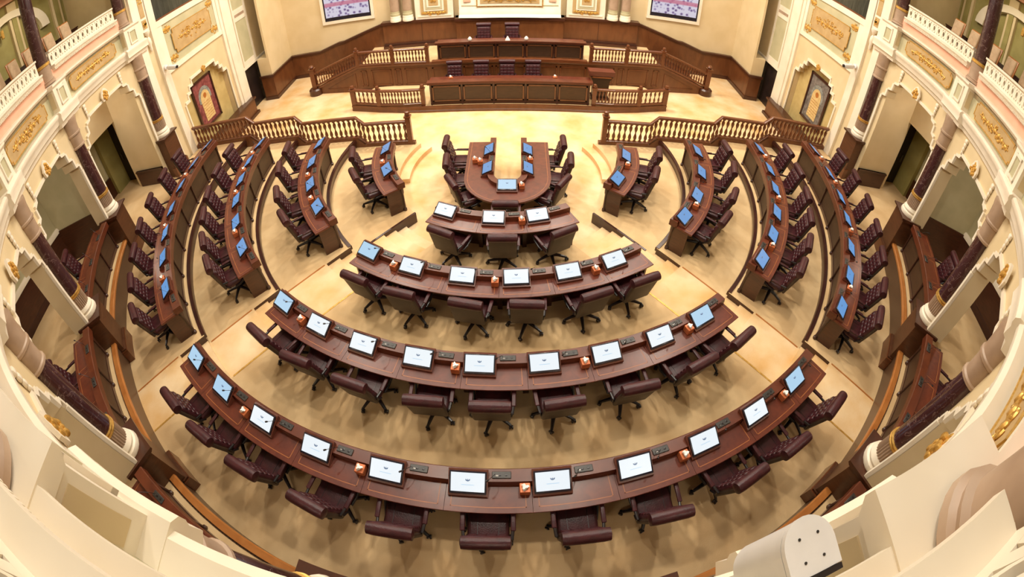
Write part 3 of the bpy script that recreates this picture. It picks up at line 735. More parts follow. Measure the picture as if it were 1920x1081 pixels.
# ------------------------------------------------------------------ walls behind the arcade, vestibules, gallery walls
wpl = [(-12.25, -3.9), (-12.25, -8.0), (-8.0, -12.5), (8.0, -12.5), (12.25, -8.0), (12.25, -3.9)]
m = MB(); m.path([(0, Z5), (.06, Z5), (.06, 2.72), (0, 2.72)], wpl, 'walnut_dark'); m.path([(0, 2.70), (.10, 2.70), (.10, 2.80), (.07, 2.86), (0, 2.86)], wpl, 'cream_white'); m.path([(0, Z5), (.08, Z5), (.08, Z5+.2), (0, Z5+.2)], wpl, 'post_wood')
struct(m, 'baseboard_gallery_tier', 'dark wooden wainscot behind the raised desks under the arches')
m = MB(); m.path([(-.15, 2.72), (.02, 2.72), (.02, 5.5), (-.15, 5.5)], wpl, 'sage'); struct(m, 'wall_under_gallery', 'sage coloured wall behind the raised desks under the arches')
m = MB(); m.ring(RB, 14.6, 5.35, 5.5, -93, 93, 'buff', 60); struct(m, 'ceiling_under_gallery', 'cream soffit under the gallery', False)
for sd in (-1, 1):
    S = SIDE[sd]; z0 = ZF[3]
    # vestibule in the first bay: end wall towards the rostrum, door, back wall
    m = MB(); m.box(*sorted((sd*11.0, sd*12.42)), -.48, -.30, z0, 5.5, 'cream'); m.box(*sorted((sd*12.42, sd*12.6)), -.48, .1, z0, 5.5, 'cream')
    m.box(*sorted((sd*11.02, sd*12.42)), -.54, -.48, z0, z0+.62, 'walnut_dark'); m.box(*sorted((sd*11.02, sd*12.42)), -.57, -.48, z0+.56, z0+.62, 'post_wood')
    struct(m, 'wall_vestibule_%s' % S, 'cream end wall with low dark wainscot inside the first %s arch' % S)
    m = MB(); m.box(*sorted((sd*12.6, sd*13.65)), .04, .1, z0, 3.45, 'dark'); m.cbox((sd*13.45, .02, z0+1.1), (.05, .06, .3), 'steel')
    struct(m, 'door_1' if sd < 0 else 'door_2', 'dark wooden double door inside the first %s arch' % S)
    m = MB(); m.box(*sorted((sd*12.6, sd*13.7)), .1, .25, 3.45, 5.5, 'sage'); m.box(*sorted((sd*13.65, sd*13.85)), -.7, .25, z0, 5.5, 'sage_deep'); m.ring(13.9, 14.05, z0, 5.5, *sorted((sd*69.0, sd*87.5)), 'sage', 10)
    m.ring(13.82, 13.9, z0, z0+.75, *sorted((sd*69.0, sd*87.5)), 'walnut_dark', 10)
    struct(m, 'wall_vestibule_back_%s' % S, 'sage back wall with dark wainscot inside the first %s arch' % S)
    m = MB(); p0 = pol(11.1, sd*69.6); m.ring(11.38, 13.4, z0, 5.5, *sorted((sd*69.35, sd*69.6)), 'sage', 1); m.ring(11.36, 13.4, z0, 2.75, *sorted((sd*69.2, sd*69.35)), 'walnut_dark', 1); m.ring(11.38, 13.9, z0, 5.5, *sorted((sd*69.6, sd*69.9)), 'cream', 1); m.ring(11.25, 14.0, z0, 2.4, *sorted((sd*69.9, sd*70.15)), 'walnut_dark', 1)
    struct(m, 'wall_partition_%s' % S, 'partition wall behind the second %s column' % S)
    m = MB(); m.ring(12.5, 12.65, 3.72, 5.4, *sorted((sd*70.3, sd*88.0)), 'buff', 10); struct(m, 'wall_header_%s' % S, 'cream header inside the first %s arch' % S)
    # upper gallery back wall
    A0, A1 = sorted((sd*20, sd*93))
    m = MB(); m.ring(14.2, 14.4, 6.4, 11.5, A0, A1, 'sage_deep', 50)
    for q in range(9):
        a = sd*(24+q*8.2); m.ring(14.08, 14.2, 6.45, 9.7, a-.9, a+.9, 'buff', 2); m.ring(14.05, 14.2, 7.2, 9.2, a-.45, a+.45, 'sage_deep', 2)
    for q in range(4):
        ca = sd*(80.2-20.3*q); v = []; f = []; n = 20
        for i in range(n+1):
            b = math.pi*i/n
            for rr_, rad in ((3.9, 14.02), (4.9, 14.02), (4.9, 14.2), (3.9, 14.2)): v.append(tuple(pol(rad, ca+rr_*1.5*math.cos(b), 8.2+.25*rr_*math.sin(b))))
        f = [(4*i+j, 4*i+(j+1) % 4, 4*i+4+(j+1) % 4, 4*i+4+j) for i in range(n) for j in range(4)]
        m.add(v, f, 'cream_white')
    m.ring(14.0, 14.2, 9.75, 10.1, A0, A1, 'pink', 50)
    struct(m, 'wall_gallery_%s' % S, 'olive green back wall of the %s upper gallery' % S)
    m = MB(); m.box(*sorted((sd*11.2, sd*14.4)), .35, .55, 6.4, 11.5, 'buff'); struct(m, 'wall_gallery_end_%s' % S, 'end wall of the %s upper gallery' % S)
    m = MB(); m.ring(10.8, 14.5, 10.1, 10.3, A0, A1, 'buff', 40); struct(m, 'ceiling_gallery_%s' % S, 'ceiling of the %s upper gallery' % S, False)
    # raised seating step + counter wall in the gallery
    m = MB(); m.ring(11.55, 14.2, 6.45, 6.80, *sorted((sd*20, sd*92)), 'walnut_dark', 40); struct(m, 'floor_gallery_step_%s' % S, 'raised seating step of the %s gallery' % S)
    m = MB(); m.ring(12.75, 12.85, 6.80, 7.45, *sorted((sd*60, sd*88)), 'walnut_dark', 16); m.ring(12.7, 12.9, 7.43, 7.47, *sorted((sd*60, sd*88)), 'post_wood', 16)
    tag(m.build('gallery_screen'), 'low dark wooden screen behind the seats of the %s gallery' % S, 'screen wall')
    for i, a in enumerate((83.2, 79.4, 74.6, 70.8, 67.0)):
        t = thing('gallery_chair', 'beige padded chair with brown frame, %s from the rostrum end of the %s gallery' % (ORD[i], S), 'chair', tuple(pol(11.95, sd*a, 6.801)), R_(sd*a+180), 'gallery chairs')
        m = MB(); m.rbox((0, 0, .46), (.5, .48, .09), .03, 'beige_cloth'); m.build('seat', t)
        X = Matrix.Translation((0, .22, .5)) @ Matrix.Rotation(R_(-8), 4, 'X')
        m = MB(); m.rbox((0, .04, .27), (.50, .05, .56), .024, 'honey_wood', X, 2); m.build('back_frame', t)
        m = MB(); m.rbox((0, -.0, .28), (.42, .08, .46), .035, 'beige_cloth', X); m.build('backrest', t)
        for x in (-.2, .2):
            for y in (-.2, .2):
                m = MB(); m.cbox((x, y, .21), (.04, .04, .42), 'walnut_dark'); m.build('leg', t)
    for i, a in enumerate((78.5, 69.0)):
        t = thing('wall_sconce', 'glowing gilded wall sconce, %s from the rostrum end of the %s gallery' % (ORD[i], S), 'lamp', tuple(pol(14.0, sd*a, 9.05)), R_(sd*a), 'gallery sconces')
        m = MB(); m.tube([(0, 0, -.25), (0, -.2, -.2), (0, -.25, -.02)], .025, 'gold', 8); m.rbox((0, -.02, -.2), (.14, .05, .3), .02, 'gold', None, 1); m.build('bracket', t)
        m = MB(); m.lathe([(.05, 0), (.12, .08), (.13, .18), (.09, .22)], 'lamp_glow', 14, Matrix.Translation((0, -.25, -.02))); m.build('shade', t)

# ------------------------------------------------------------------ side walls beside the well (x = +-10.95)
XW = 10.95
def wpt(sd, x, y, z): return (sd*x, y, z)
for sd in (-1, 1):
    S = SIDE[sd]
    def bx(m, x0, x1, y0, y1, z0, z1, mat): m.box(*sorted((sd*x0, sd*x1)), y0, y1, z0, z1, mat)
    m = MB()
    bx(m, XW, XW+.25, .25, 1.68, 0, 9, 'cream'); bx(m, XW, XW+.25, 4.72, 5.95, 0, 9, 'cream'); bx(m, XW, XW+.25, 1.68, 4.72, 3.4, 9, 'cream')
    bx(m, XW+.25, XW+.4, 1.5, 4.9, 0, 3.6, 'niche')
    # stepped niche head
    hd = ((1.68, 1.92, 2.66), (1.92, 2.12, 2.90), (2.12, 2.34, 3.12), (2.34, 4.06, 3.34), (4.06, 4.28, 3.12), (4.28, 4.48, 2.90), (4.48, 4.72, 2.66))
    for q, (y0, y1, z0) in enumerate(hd):
        bx(m, XW, XW+.25, y0, y1, z0, 3.4, 'cream')
        bx(m, XW-.05, XW+.02, y0-(.04 if q > 3 else 0), y1+(.04 if q < 3 else 0), z0, z0+.10, 'cream_white')
        if q < 3: bx(m, XW-.045, XW+.02, y1-.02, y1+.04, z0+.1, hd[q+1][2], 'cream_white')
        if q > 3: bx(m, XW-.045, XW+.02, y0-.04, y0+.02, z0+.1, hd[q-1][2], 'cream_white')
    for y in (1.62, 4.72): bx(m, XW-.05, XW+.02, y, y+.06, .8, 2.66, 'cream_white')
    # tall flat pilasters
    for y0, y1 in ((.30, .62), (1.02, 1.36), (4.98, 5.3), (5.55, 5.85)): bx(m, XW-.10, XW+.02, y0, y1, 0, 9, 'cream_white')
    bx(m, XW-.16, XW+.02, 5.15, 5.7, 0, 9, 'cream_white')
    # string course and framed panel
    bx(m, XW-.08, XW+.02, 1.36, 4.98, 4.12, 4.30, 'cream_white'); bx(m, XW-.08, XW+.02, 1.36, 4.98, 5.88, 6.10, 'cream_white'); bx(m, XW-.06, XW+.02, 1.36, 1.62, 4.3, 5.9, 'cream_white'); bx(m, XW-.06, XW+.02, 4.80, 4.98, 4.3, 5.9, 'cream_white')
    bx(m, XW-.015, XW+.02, 1.62, 4.80, 4.30, 5.88, 'sage')
    struct(m, 'wall_%s' % S, 'cream pilastered wall with an arched niche on the %s of the well' % S)
    m = MB(); bx(m, XW-.03, XW+.02, 1.40, 4.94, 6.12, 8.6, 'window_dark'); bx(m, XW-.06, XW+.02, 1.36, 4.98, 6.08, 6.16, 'rail_wood')
    struct(m, 'window_1' if sd < 0 else 'window_2', 'dark upper window above the plaque on the %s wall' % S)
    # plaque with corner scrolls
    plaque((sd*(XW-.03), 3.22, 5.08), R_(-90*sd) if sd > 0 else R_(90), 'broad gilded plaque with corner scrolls on the %s wall of the well' % S, 1.22, .46, 40+sd, 'wall plaques')
    for i, (y, z) in enumerate(((1.86, 4.52), (1.86, 5.64), (4.58, 4.52), (4.58, 5.64))):
        t = thing('corner_scroll', 'gilded scroll at the %s %s corner of the %s wall plaque' % (('lower', 'upper')[i % 2], ('near', 'far')[i//2], S), 'ornament', (sd*(XW-.015), y, z), R_(-90) if sd > 0 else R_(90), 'corner scrolls of the wall plaques')
        m = MB(); scrolls(m, .2, .16, 60+i, Matrix.Rotation(R_(90), 4, 'X') @ Matrix.Translation((0, 0, .0)), 'gold', 12); m.build('scroll', t)
    t = thing('niche_crest', 'gilded crest above the framed calligraphy on the %s wall' % S, 'ornament', (sd*(XW-.05), 3.2, 3.34), R_(-90) if sd > 0 else R_(90))
    m = MB()
    for q in range(10):
        a = q*2.4; r = .03*math.sqrt(q); m.rbox((r*math.cos(a), -.04, .06+r*math.sin(a)*1.3), (.08, .07, .1), .03, 'gold', None, 2)
    m.build('gilded_leaves', t)
    # gilded strip with white drop
    t = thing('gilded_strip', 'tall gilded ornament strip with a white drop on the %s wall pilaster' % S, 'ornament', (sd*(XW-.02), .82, 6.0), R_(-90) if sd > 0 else R_(90))
    m = MB(); m.cbox((0, -.02, 1.2), (.34, .06, 2.4), 'cream_white'); m.build('frame', t)
    m = MB(); m.cbox((0, -.055, 1.42), (.22, .02, 1.85), 'plaque'); m.cbox((0, -.055, .25), (.22, .02, .32), 'plaque'); scrolls(m, .07, .8, 5, Matrix.Translation((0, -.06, 1.4)) @ Matrix.Rotation(R_(90), 4, 'X'), 'gold', 26); scrolls(m, .06, .1, 6, Matrix.Translation((0, -.06, .25)) @ Matrix.Rotation(R_(90), 4, 'X'), 'gold', 6); m.build('relief', t)
    m = MB(); m.lathe([(.02, -.75), (.06, -.66), (.05, -.56), (.09, -.45), (.08, -.3), (.03, -.22), (.07, -.15), (.12, -.06), (.12, .0)], 'cream_white', 10, Matrix.Translation((0, -.05, 0))); m.build('drop', t)
    # framed calligraphy
    t = thing('framed_calligraphy', 'framed %s calligraphy panel with arched motif in the %s niche' % ('red', S) if sd < 0 else 'framed grey and gold calligraphy panel with arched motif in the right niche', 'picture', (sd*(XW+.22), 3.12, 1.12), R_(-90) if sd > 0 else R_(90))
    m = MB()
    for x0, x1, z0, z1 in ((-.71, .71, 0, .08), (-.71, .71, 1.86, 1.94), (-.71, -.63, 0, 1.94), (.63, .71, 0, 1.94)): m.box(x0, x1, -.07, 0, z0, z1, 'post_wood')
    m.build('frame', t)
    back = 'art_red' if sd < 0 else 'art_grey'
    if back not in M: M[back] = noise_mat(back, (.13, .022, .026) if sd < 0 else (.10, .085, .075), (.27, .075, .07) if sd < 0 else (.22, .19, .17), 9, .5)
    if 'art_gold' not in M: M['art_gold'] = noise_mat('art_gold', (.55, .38, .15), (.7, .52, .24), 8, .5); M['art_dark'] = noise_mat('art_dark', (.14, .15, .14), (.3, .3, .27), 16, .5)
    m = MB(); m.box(-.64, .64, -.03, -.01, .07, 1.87, back)
    pts = [(.42*math.cos(R_(q)), 1.14+.46*math.sin(R_(q))) for q in range(0, 181, 12)]
    m.prism(pts + [(-.42, 1.0), (.42, 1.0)], .01, 'art_dark', Matrix.Translation((0, -.03, 0)) @ Matrix.Rotation(R_(90), 4, 'X'))
    pts = [(.31*math.cos(R_(q)), 1.08+.36*math.sin(R_(q))) for q in range(0, 181, 12)]
    m.prism(pts + [(-.31, .22), (.31, .22)], .014, 'art_gold', Matrix.Translation((0, -.03, 0)) @ Matrix.Rotation(R_(90), 4, 'X'))
    m.lathe([(.11, 0), (.11, .017)], 'honey_wood', 14, Matrix.Translation((0, -.03, 1.22)) @ Matrix.Rotation(R_(90), 4, 'X'))
    rr = random.Random(sd+9)
    for q in range(7):
        x = -.27
        while x < .25:
            w = rr.uniform(.02, .08); m.box(x, x+w, -.047, -.04, .32+q*.105, .335+q*.105+rr.uniform(0, .02), 'honey_wood'); x += w+rr.uniform(.015, .04)
    m.build('calligraphy_sheet', t)
    # camera on the pilaster
    t = thing('security_camera', 'small white security camera on the %s pilaster beside the niche' % S, 'camera', (sd*(XW-.10), 1.17, 4.45), R_(-90) if sd > 0 else R_(90))
    m = MB(); m.lathe([(.06, 0), (.06, .05), (.03, .06)], 'white_plastic', 12, Matrix.Rotation(R_(90), 4, 'X')); m.tube([(0, -.05, 0), (0, -.16, .02)], .018, 'white_plastic', 8); m.build('bracket', t)
    m = MB(); m.rbox((0, -.22, .0), (.09, .24, .10), .02, 'white_plastic', Matrix.Rotation(R_(12), 4, 'X')); m.build('housing', t)
    m = MB(); m.lathe([(.035, 0), (.035, .03)], 'black', 12, Matrix.Translation((0, -.34, -.07)) @ Matrix.Rotation(R_(102), 4, 'X')); m.build('lens', t); t.scale = (1.5, 1.5, 1.5)
    # low dark wainscot under the niche and up to the door
    m = MB(); bx(m, XW-.35, XW-.02, 2.0, 5.6, 0, .72, 'walnut'); bx(m, XW-.40, XW-.02, 1.9, 5.7, .70, .78, 'walnut_dark'); bx(m, XW-.42, XW-.02, 2.0, 5.7, 0, .12, 'walnut_dark')
    struct(m, 'baseboard_%s' % S, 'projecting dark wainscot under the niche on the %s wall' % S)
    # door bay
    m = MB(); bx(m, XW+.02, XW+.3, 5.85, 8.4, 2.02, 9, 'cream'); bx(m, XW-.06, XW+.04, 5.86, 8.1, 1.96, 2.08, 'cream_white')
    bx(m, XW-.02, XW+.03, 6.1, 7.0, 2.3, 4.2, 'sage'); bx(m, XW-.02, XW+.03, 6.1, 7.0, 4.75, 7.5, 'sage'); bx(m, XW-.04, XW+.03, 6.1, 7.0, 4.3, 4.62, 'cream_white'); bx(m, XW-.05, XW+.03, 6.15, 6.95, 4.4, 4.52, 'stone')
    for y0, y1, z0, z1 in ((6.0, 6.1, 2.08, 7.6), (7.0, 7.12, 2.08, 7.6), (6.1, 7.0, 4.2, 4.3), (6.1, 7.0, 4.62, 4.75), (6.1, 7.0, 2.08, 2.3)): bx(m, XW-.05, XW+.03, y0, y1, z0, z1, 'cream_white')
    struct(m, 'wall_%s_over_door' % S, 'cream wall with sage panels above the %s door' % S)
    m = MB(); bx(m, XW+.1, XW+.16, 5.9, 7.2, 0, 2.0, 'dark'); bx(m, XW-.02, XW+.12, 7.12, 7.18, 0, 1.98, 'steel'); bx(m, XW, XW+.14, 5.86, 5.96, 0, 2.0, 'walnut_dark')
    struct(m, 'door_3' if sd < 0 else 'door_4', 'dark wooden door beside the rostrum on the %s' % S)
    m = MB(); bx(m, 10.15, 10.75, 6.86, 9.02, 1.2, 2.05, 'cream'); bx(m, 10.15, 10.25, 6.86, 9.02, 2.05, 9, 'cream')
    struct(m, 'wall_%s_return' % S, 'cream return wall between the %s door and the rear wall' % S)

# ------------------------------------------------------------------ rear wall and rostrum
m = MB(); m.box(-10.4, 10.4, 9.02, 9.3, 0, 9, 'cream')
struct(m, 'wall_back', 'cream rear wall behind the rostrum')
# wainscot: floor level pieces, rising beside the stairs, level behind the rostrum
for sd in (-1, 1):
    S = SIDE[sd]; m = MB()
    def bx(x0, x1, y0, y1, z0, z1, mat): m.box(*sorted((sd*x0, sd*x1)), y0, y1, z0, z1, mat)
    bx(10.12, 10.75, 6.82, 9.02, 0, 1.15, 'walnut'); bx(10.06, 10.78, 6.76, 9.0, 1.12, 1.22, 'walnut_dark'); bx(10.08, 10.76, 6.78, 9.0, 0, .16, 'walnut_dark')
    # along the rear wall with a raking cap
    zc = [(10.12, 1.2), (8.6, 1.2), (7.6, 1.52), (7.35, 1.54), (5.4, 2.18), (5.2, 2.2)]
    for (xa, za), (xb, zb) in zip(zc, zc[1:]):
        v = [(sd*x, y, z) for y in (8.9, 9.03) for x, z in ((xa, 0), (xb, 0), (xb, zb-.04), (xa, za-.04))]
        m.add(v, [(0, 1, 2, 3), (4, 5, 6, 7), (0, 1, 5, 4), (1, 2, 6, 5), (2, 3, 7, 6), (3, 0, 4, 7)], 'walnut')
        v = [(sd*x, y, z) for y in (8.84, 9.03) for x, z in ((xa, za-.06), (xb, zb-.06), (xb, zb+.03), (xa, za+.03))]
        m.add(v, [(0, 1, 2, 3), (4, 5, 6, 7), (0, 1, 5, 4), (1, 2, 6, 5), (2, 3, 7, 6), (3, 0, 4, 7)], 'walnut_dark')
    bx(8.0, 10.1, 8.86, 9.0, 0, .16, 'walnut_dark')
    struct(m, 'baseboard_back_%s' % S, 'walnut wainscot with dark cap on the %s part of the rear wall' % S)
m = MB()
for x0, x1, y in ((-5.4, -2.15, 8.72), (2.15, 5.4, 8.72), (-2.2, 2.2, 8.45)):
    m.box(x0, x1, y, 9.05, .9, 2.16, 'walnut'); m.box(x0-.05, x1+.05, y-.07, 9.05, 2.14, 2.26, 'walnut_dark'); m.box(x0, x1, y-.25, y, 1.05, 1.16, 'walnut_dark'); m.box(x0, x1, y-.12, y, 1.16, 1.24, 'post_wood')
for x in (-3.7, 3.7): m.box(x-.01, x+.01, 8.71, 8.73, 1.1, 2.1, 'walnut_dark')
struct(m, 'baseboard_back_centre', 'walnut wainscot with dark cap behind the rostrum seats')
# ornament of the rear wall
for sd in (-1, 1):
    S = SIDE[sd]
    for i, x in enumerate((4.80, 4.26)):
        t = thing('half_column', 'pale stone column, %s of the pair beside the %s wall screen' % (('outer', 'inner')[i], S), 'column', (sd*x, 8.78, 2.26), 0, 'rear wall columns')
        m = MB(); m.lathe([(.245, 0), (.25, .06), (.235, .14), (.22, .17), (.23, .22), (.21, .26)], 'cream_white', 18); m.build('base', t)
        m = MB(); m.lathe([(.205, .25), (.21, .36), (.195, .37), (.195, .5)], 'sage', 18); m.build('ring', t)
        m = MB(); m.lathe([(.20, .49), (.195, 4.5)], 'stone', 18); m.build('shaft', t)
    t = thing('rear_wall_relief', 'tall gilded nested panel on the rear wall, %s of the throne recess' % S, 'panel', (sd*3.12, 8.70, 2.27), 0, 'gilded rear wall panels')
    m = MB(); m.box(-.80, .80, 0, .3, -.02, 4.5, 'cream_white'); m.box(-.70, .70, -.03, .02, .10, .16, 'cream_white'); m.build('surround', t)
    m = MB(); m.box(-.56, .56, -.03, .05, .20, 4.4, 'plaque'); scrolls(m, .48, .08, 3, Matrix.Translation((0, -.03, .27)) @ Matrix.Rotation(R_(90), 4, 'X'), 'gold', 16); m.build('gilded_border', t)
    m = MB(); m.box(-.42, .42, -.06, .05, .36, 4.4, 'cream_white'); m.box(-.35, .35, -.075, .05, .44, 4.4, 'sage'); m.box(-.28, .28, -.09, .05, .54, 4.4, 'cream_white'); m.build('inner_frame', t)
    m = MB(); m.box(-.20, .20, -.10, .05, .62, 4.4, 'plaque'); scrolls(m, .15, .4, 8, Matrix.Translation((0, -.10, 1.1)) @ Matrix.Rotation(R_(90), 4, 'X'), 'gold', 20); m.build('core', t)
    # wall screens
    t = thing('wall_screen', 'large wall screen showing the assembly beside the %s columns' % S, 'screen', (sd*7.0, 9.02, 2.64), 0, 'wall screens')
    m = MB()
    for x0, x1, z0, z1 in ((-1.22, 1.22, -.16, -.02), (-1.22, 1.22, 1.5, 1.62), (-1.22, -1.09, -.02, 1.5), (1.09, 1.22, -.02, 1.5)): m.box(x0, x1, -.09, 0, z0, z1, 'cream_white')
    m.build('surround', t)
    m = MB(); m.box(-1.08, 1.08, -.06, 0, 0, 1.5, 'bezel'); m.build('bezel', t)
    m = MB(); m.box(-1.02, 1.02, -.068, -.05, .16, 1.46, 'tv_picture' if 'tv_picture' in M else 'bezel'); disp = m.build('display', t)
    if 'tv_picture' not in M:
        mm, nt, b = newmat('tv_picture'); setb(b, (.01, .01, .01), .2)
        tc = nt.nodes.new('ShaderNodeTexCoord'); sp = nt.nodes.new('ShaderNodeSeparateXYZ'); nz = nt.nodes.new('ShaderNodeTexVoronoi'); nz.inputs['Scale'].default_value = 6
        cr = nt.nodes.new('ShaderNodeValToRGB'); e = cr.color_ramp.elements
        e[0].position = .0; e[0].color = (.03, .02, .06, 1); e[1].position = .5; e[1].color = (.92, .86, 1, 1); x = e.new(.25); x.color = (.35, .25, .5, 1)
        c2 = nt.nodes.new('ShaderNodeValToRGB'); e2 = c2.color_ramp.elements; c2.color_ramp.interpolation = 'LINEAR'
        e2[0].position = .66; e2[0].color = (0, 0, 0, 1); e2[1].position = .72; e2[1].color = (.9, .9, .9, 1); x = e2.new(.86); x.color = (.8, .8, .8, 1); x = e2.new(.9); x.color = (0, 0, 0, 1)
        mx = nt.nodes.new('ShaderNodeMix'); mx.data_type = 'RGBA'; mx.inputs[7].default_value = (.75, .22, .34, 1)
        L = nt.links.new
        L(tc.outputs['Object'], nz.inputs['Vector']); L(nz.outputs['Distance'], cr.inputs['Fac']); L(tc.outputs['Object'], sp.inputs[0]); L(sp.outputs['Z'], c2.inputs['Fac'])
        L(c2.outputs['Color'], mx.inputs[0]); L(cr.outputs['Color'], mx.inputs[6]); L(mx.outputs[2], b.inputs['Emission Color']); b.inputs['Emission Strength'].default_value = 1.0
        M['tv_picture'] = mm
    disp.data.materials.clear(); disp.data.materials.append(M['tv_picture'])
t = thing('throne_surround', 'wide white and gold framed panel at the middle of the rear wall', 'panel', (0, 8.5, 2.3))
m = MB(); m.path([(-.22, 0), (-.20, .05), (-.12, .12), (-.10, .30), (-.06, .38), (-.06, 4.4), (.4, 4.4), (.4, 0)], [(-2.05, .1), (-1.25, -.0), (1.25, -.0), (2.05, .1)], 'cream_white'); m.build('surround', t)
m = MB(); m.path([(-.075, .5), (-.075, .54), (-.05, .54), (-.05, .5)], [(-1.95, .09), (-1.22, -.0), (1.22, -.0), (1.95, .09)], 'sage'); m.build('green_line', t)
m = MB(); m.box(-1.34, 1.34, -.09, .05, .46, 4.3, 'gold'); m.build('gilded_frame', t)
m = MB(); m.box(-1.29, 1.29, -.11, .05, .51, 4.3, 'cream_white'); m.box(-1.18, 1.18, -.125, .05, .62, 4.3, 'plaque'); scrolls(m, 1.0, .12, 12, Matrix.Translation((0, -.125, .78)) @ Matrix.Rotation(R_(90), 4, 'X'), 'gold', 24); m.build('core', t)
for sd in (-1, 1):
    m = MB(); m.box(sd*1.72-.15, sd*1.72+.15, -.05, .06, .70, 1.3, 'pink'); m.build('pink_tile', t)

# rostrum: upper stage with stairs
m = MB()
up = [(7.95, 6.62), (5.95, 6.33), (3.0, 6.05), (-3.0, 6.05), (-5.95, 6.33), (-7.95, 6.62)]
v = [(x, y, z) for z in (0, 1.05) for x, y in [(5.95, 6.40), (3.0, 6.12), (-3.0, 6.12), (-5.95, 6.40), (-5.95, 8.9), (5.95, 8.9)]]
m.add(v, [(0, 1, 2, 3, 4, 5), (6, 7, 8, 9, 10, 11)]+[(i, (i+1) % 6, 6+(i+1) % 6, 6+i) for i in range(6)], 'carpet_tan')
for sd in (-1, 1):
    for i in range(6):
        x0, x1 = 5.95+i*.33, 5.95+(i+1)*.33; m.box(*sorted((sd*x0, sd*x1)), 6.75, 8.9, 0, 1.05-(i+1)*.15, 'walnut_dark')
        m.box(*sorted((sd*(x1-.02), sd*(x1+.012))), 6.75, 8.9, max(0, 1.05-(i+1)*.15-.04), 1.05-(i+1)*.15+.004, 'walnut_dark')
struct(m, 'floor_upper_rostrum', 'carpeted upper rostrum floor with side stairs', False)
t = thing('rostrum_wall', 'panelled walnut front wall of the upper rostrum', 'rostrum', (0, 6.1, 0))
def shift(m, o): m.v = [(x-o[0], y-o[1], z-o[2]) for x, y, z in m.v]; return m
o = (0, 6.1, 0)
m = MB(); m.path([(0, 0), (0, 1.10), (.08, 1.10), (.08, 0)], [(-5.95, 6.33), (-3.0, 6.05), (3.0, 6.05), (5.95, 6.33)], 'walnut')
m.path([(-.03, 0), (-.03, .12), (.0, .12), (.0, 0)], [(-5.95, 6.33), (-3.0, 6.05), (3.0, 6.05), (5.95, 6.33)], 'walnut_dark'); shift(m, o).build('front', t)
m = MB(); m.path([(-.05, 1.08), (-.07, 1.12), (-.07, 1.16), (.12, 1.16), (.12, 1.08)], [(-5.95, 6.33), (-3.0, 6.05), (3.0, 6.05), (5.95, 6.33)], 'rail_wood'); shift(m, o).build('coping', t)
def frame_panel(m, p0, p1, z0, z1, mat, z0b=None, z1b=None):
    d = Vector((p1[0]-p0[0], p1[1]-p0[1], 0)); L = d.length; d /= L; nrm = Vector((d.y, -d.x, 0))
    X = Matrix((( d.x, nrm.x, 0, p0[0]), (d.y, nrm.y, 0, p0[1]), (0, 0, 1, 0), (0, 0, 0, 1)))
    for a, b, c, e in ((0, L, z0, z0+.05), (0, L, z1-.05, z1), (0, .05, z0, z1), (L-.05, L, z0, z1)): m.box(a, b, 0, .025, c, e, mat, X)
def frame_q(m, P, mat, w=.045):
    c = sum((Vector(p) for p in P), Vector())/len(P)
    n = (Vector(P[1])-Vector(P[0])).cross(Vector(P[2])-Vector(P[1])).normalized()
    if n.y > 0: n = -n
    k = len(P); I = [Vector(p)+(c-Vector(p)).normalized()*w*1.5 for p in P]
    v = [Vector(p) for p in P]+I+[Vector(p)+n*.025 for p in P]+[p+n*.025 for p in I]
    f = []
    for i in range(k):
        j = (i+1) % k; f += [(2*k+i, 2*k+j, 3*k+j, 3*k+i), (i, j, 2*k+j, 2*k+i), (k+i, k+j, 3*k+j, 3*k+i)]
    m.add(v, f, mat)
m = MB()
def front_y(x): x = abs(x); return 6.05 if x < 3 else 6.05+(x-3)/2.95*.28
for a, b in ((-5.85, -5.6), (-5.4, -4.55), (-4.4, -4.15), (-4.0, -3.1), (-2.9, -1.8), (-1.7, -.6), (-.5, .6), (.7, 1.8), (1.9, 2.9), (3.1, 4.0), (4.15, 4.4), (4.55, 5.4), (5.6, 5.85)):
    frame_panel(m, (a, front_y(a)), (b, front_y(b)), .25, .95, 'rail_wood')
shift(m, o).build('panel_mouldings', t)
for sd in (-1, 1):
    m = MB(); v = []
    for q, yy in ((0, 0), (1, .08)):
        v += [(sd*5.95, 6.33+yy, 0), (sd*7.95, 6.62+yy, 0), (sd*7.95, 6.62+yy, .28), (sd*5.95, 6.33+yy, 1.10)]
    m.add(v, [(0, 1, 2, 3), (4, 5, 6, 7), (0, 1, 5, 4), (1, 2, 6, 5), (2, 3, 7, 6), (3, 0, 4, 7)], 'walnut')
    frame_q(m, [(sd*6.1, 6.35, .2), (sd*7.55, 6.56, .2), (sd*6.1, 6.35, .85)], 'rail_wood')
    shift(m, o).build('stair_side', t)
    m = MB(); v = []
    for yy in (-.06, .14):
        v += [(sd*5.95, 6.33+yy, 1.08), (sd*7.95, 6.62+yy, .26), (sd*7.95, 6.62+yy, .34), (sd*5.95, 6.33+yy, 1.16)]
    m.add(v, [(0, 1, 2, 3), (4, 5, 6, 7), (0, 1, 5, 4), (1, 2, 6, 5), (2, 3, 7, 6), (3, 0, 4, 7)], 'rail_wood'); shift(m, o).build('raking_coping', t)

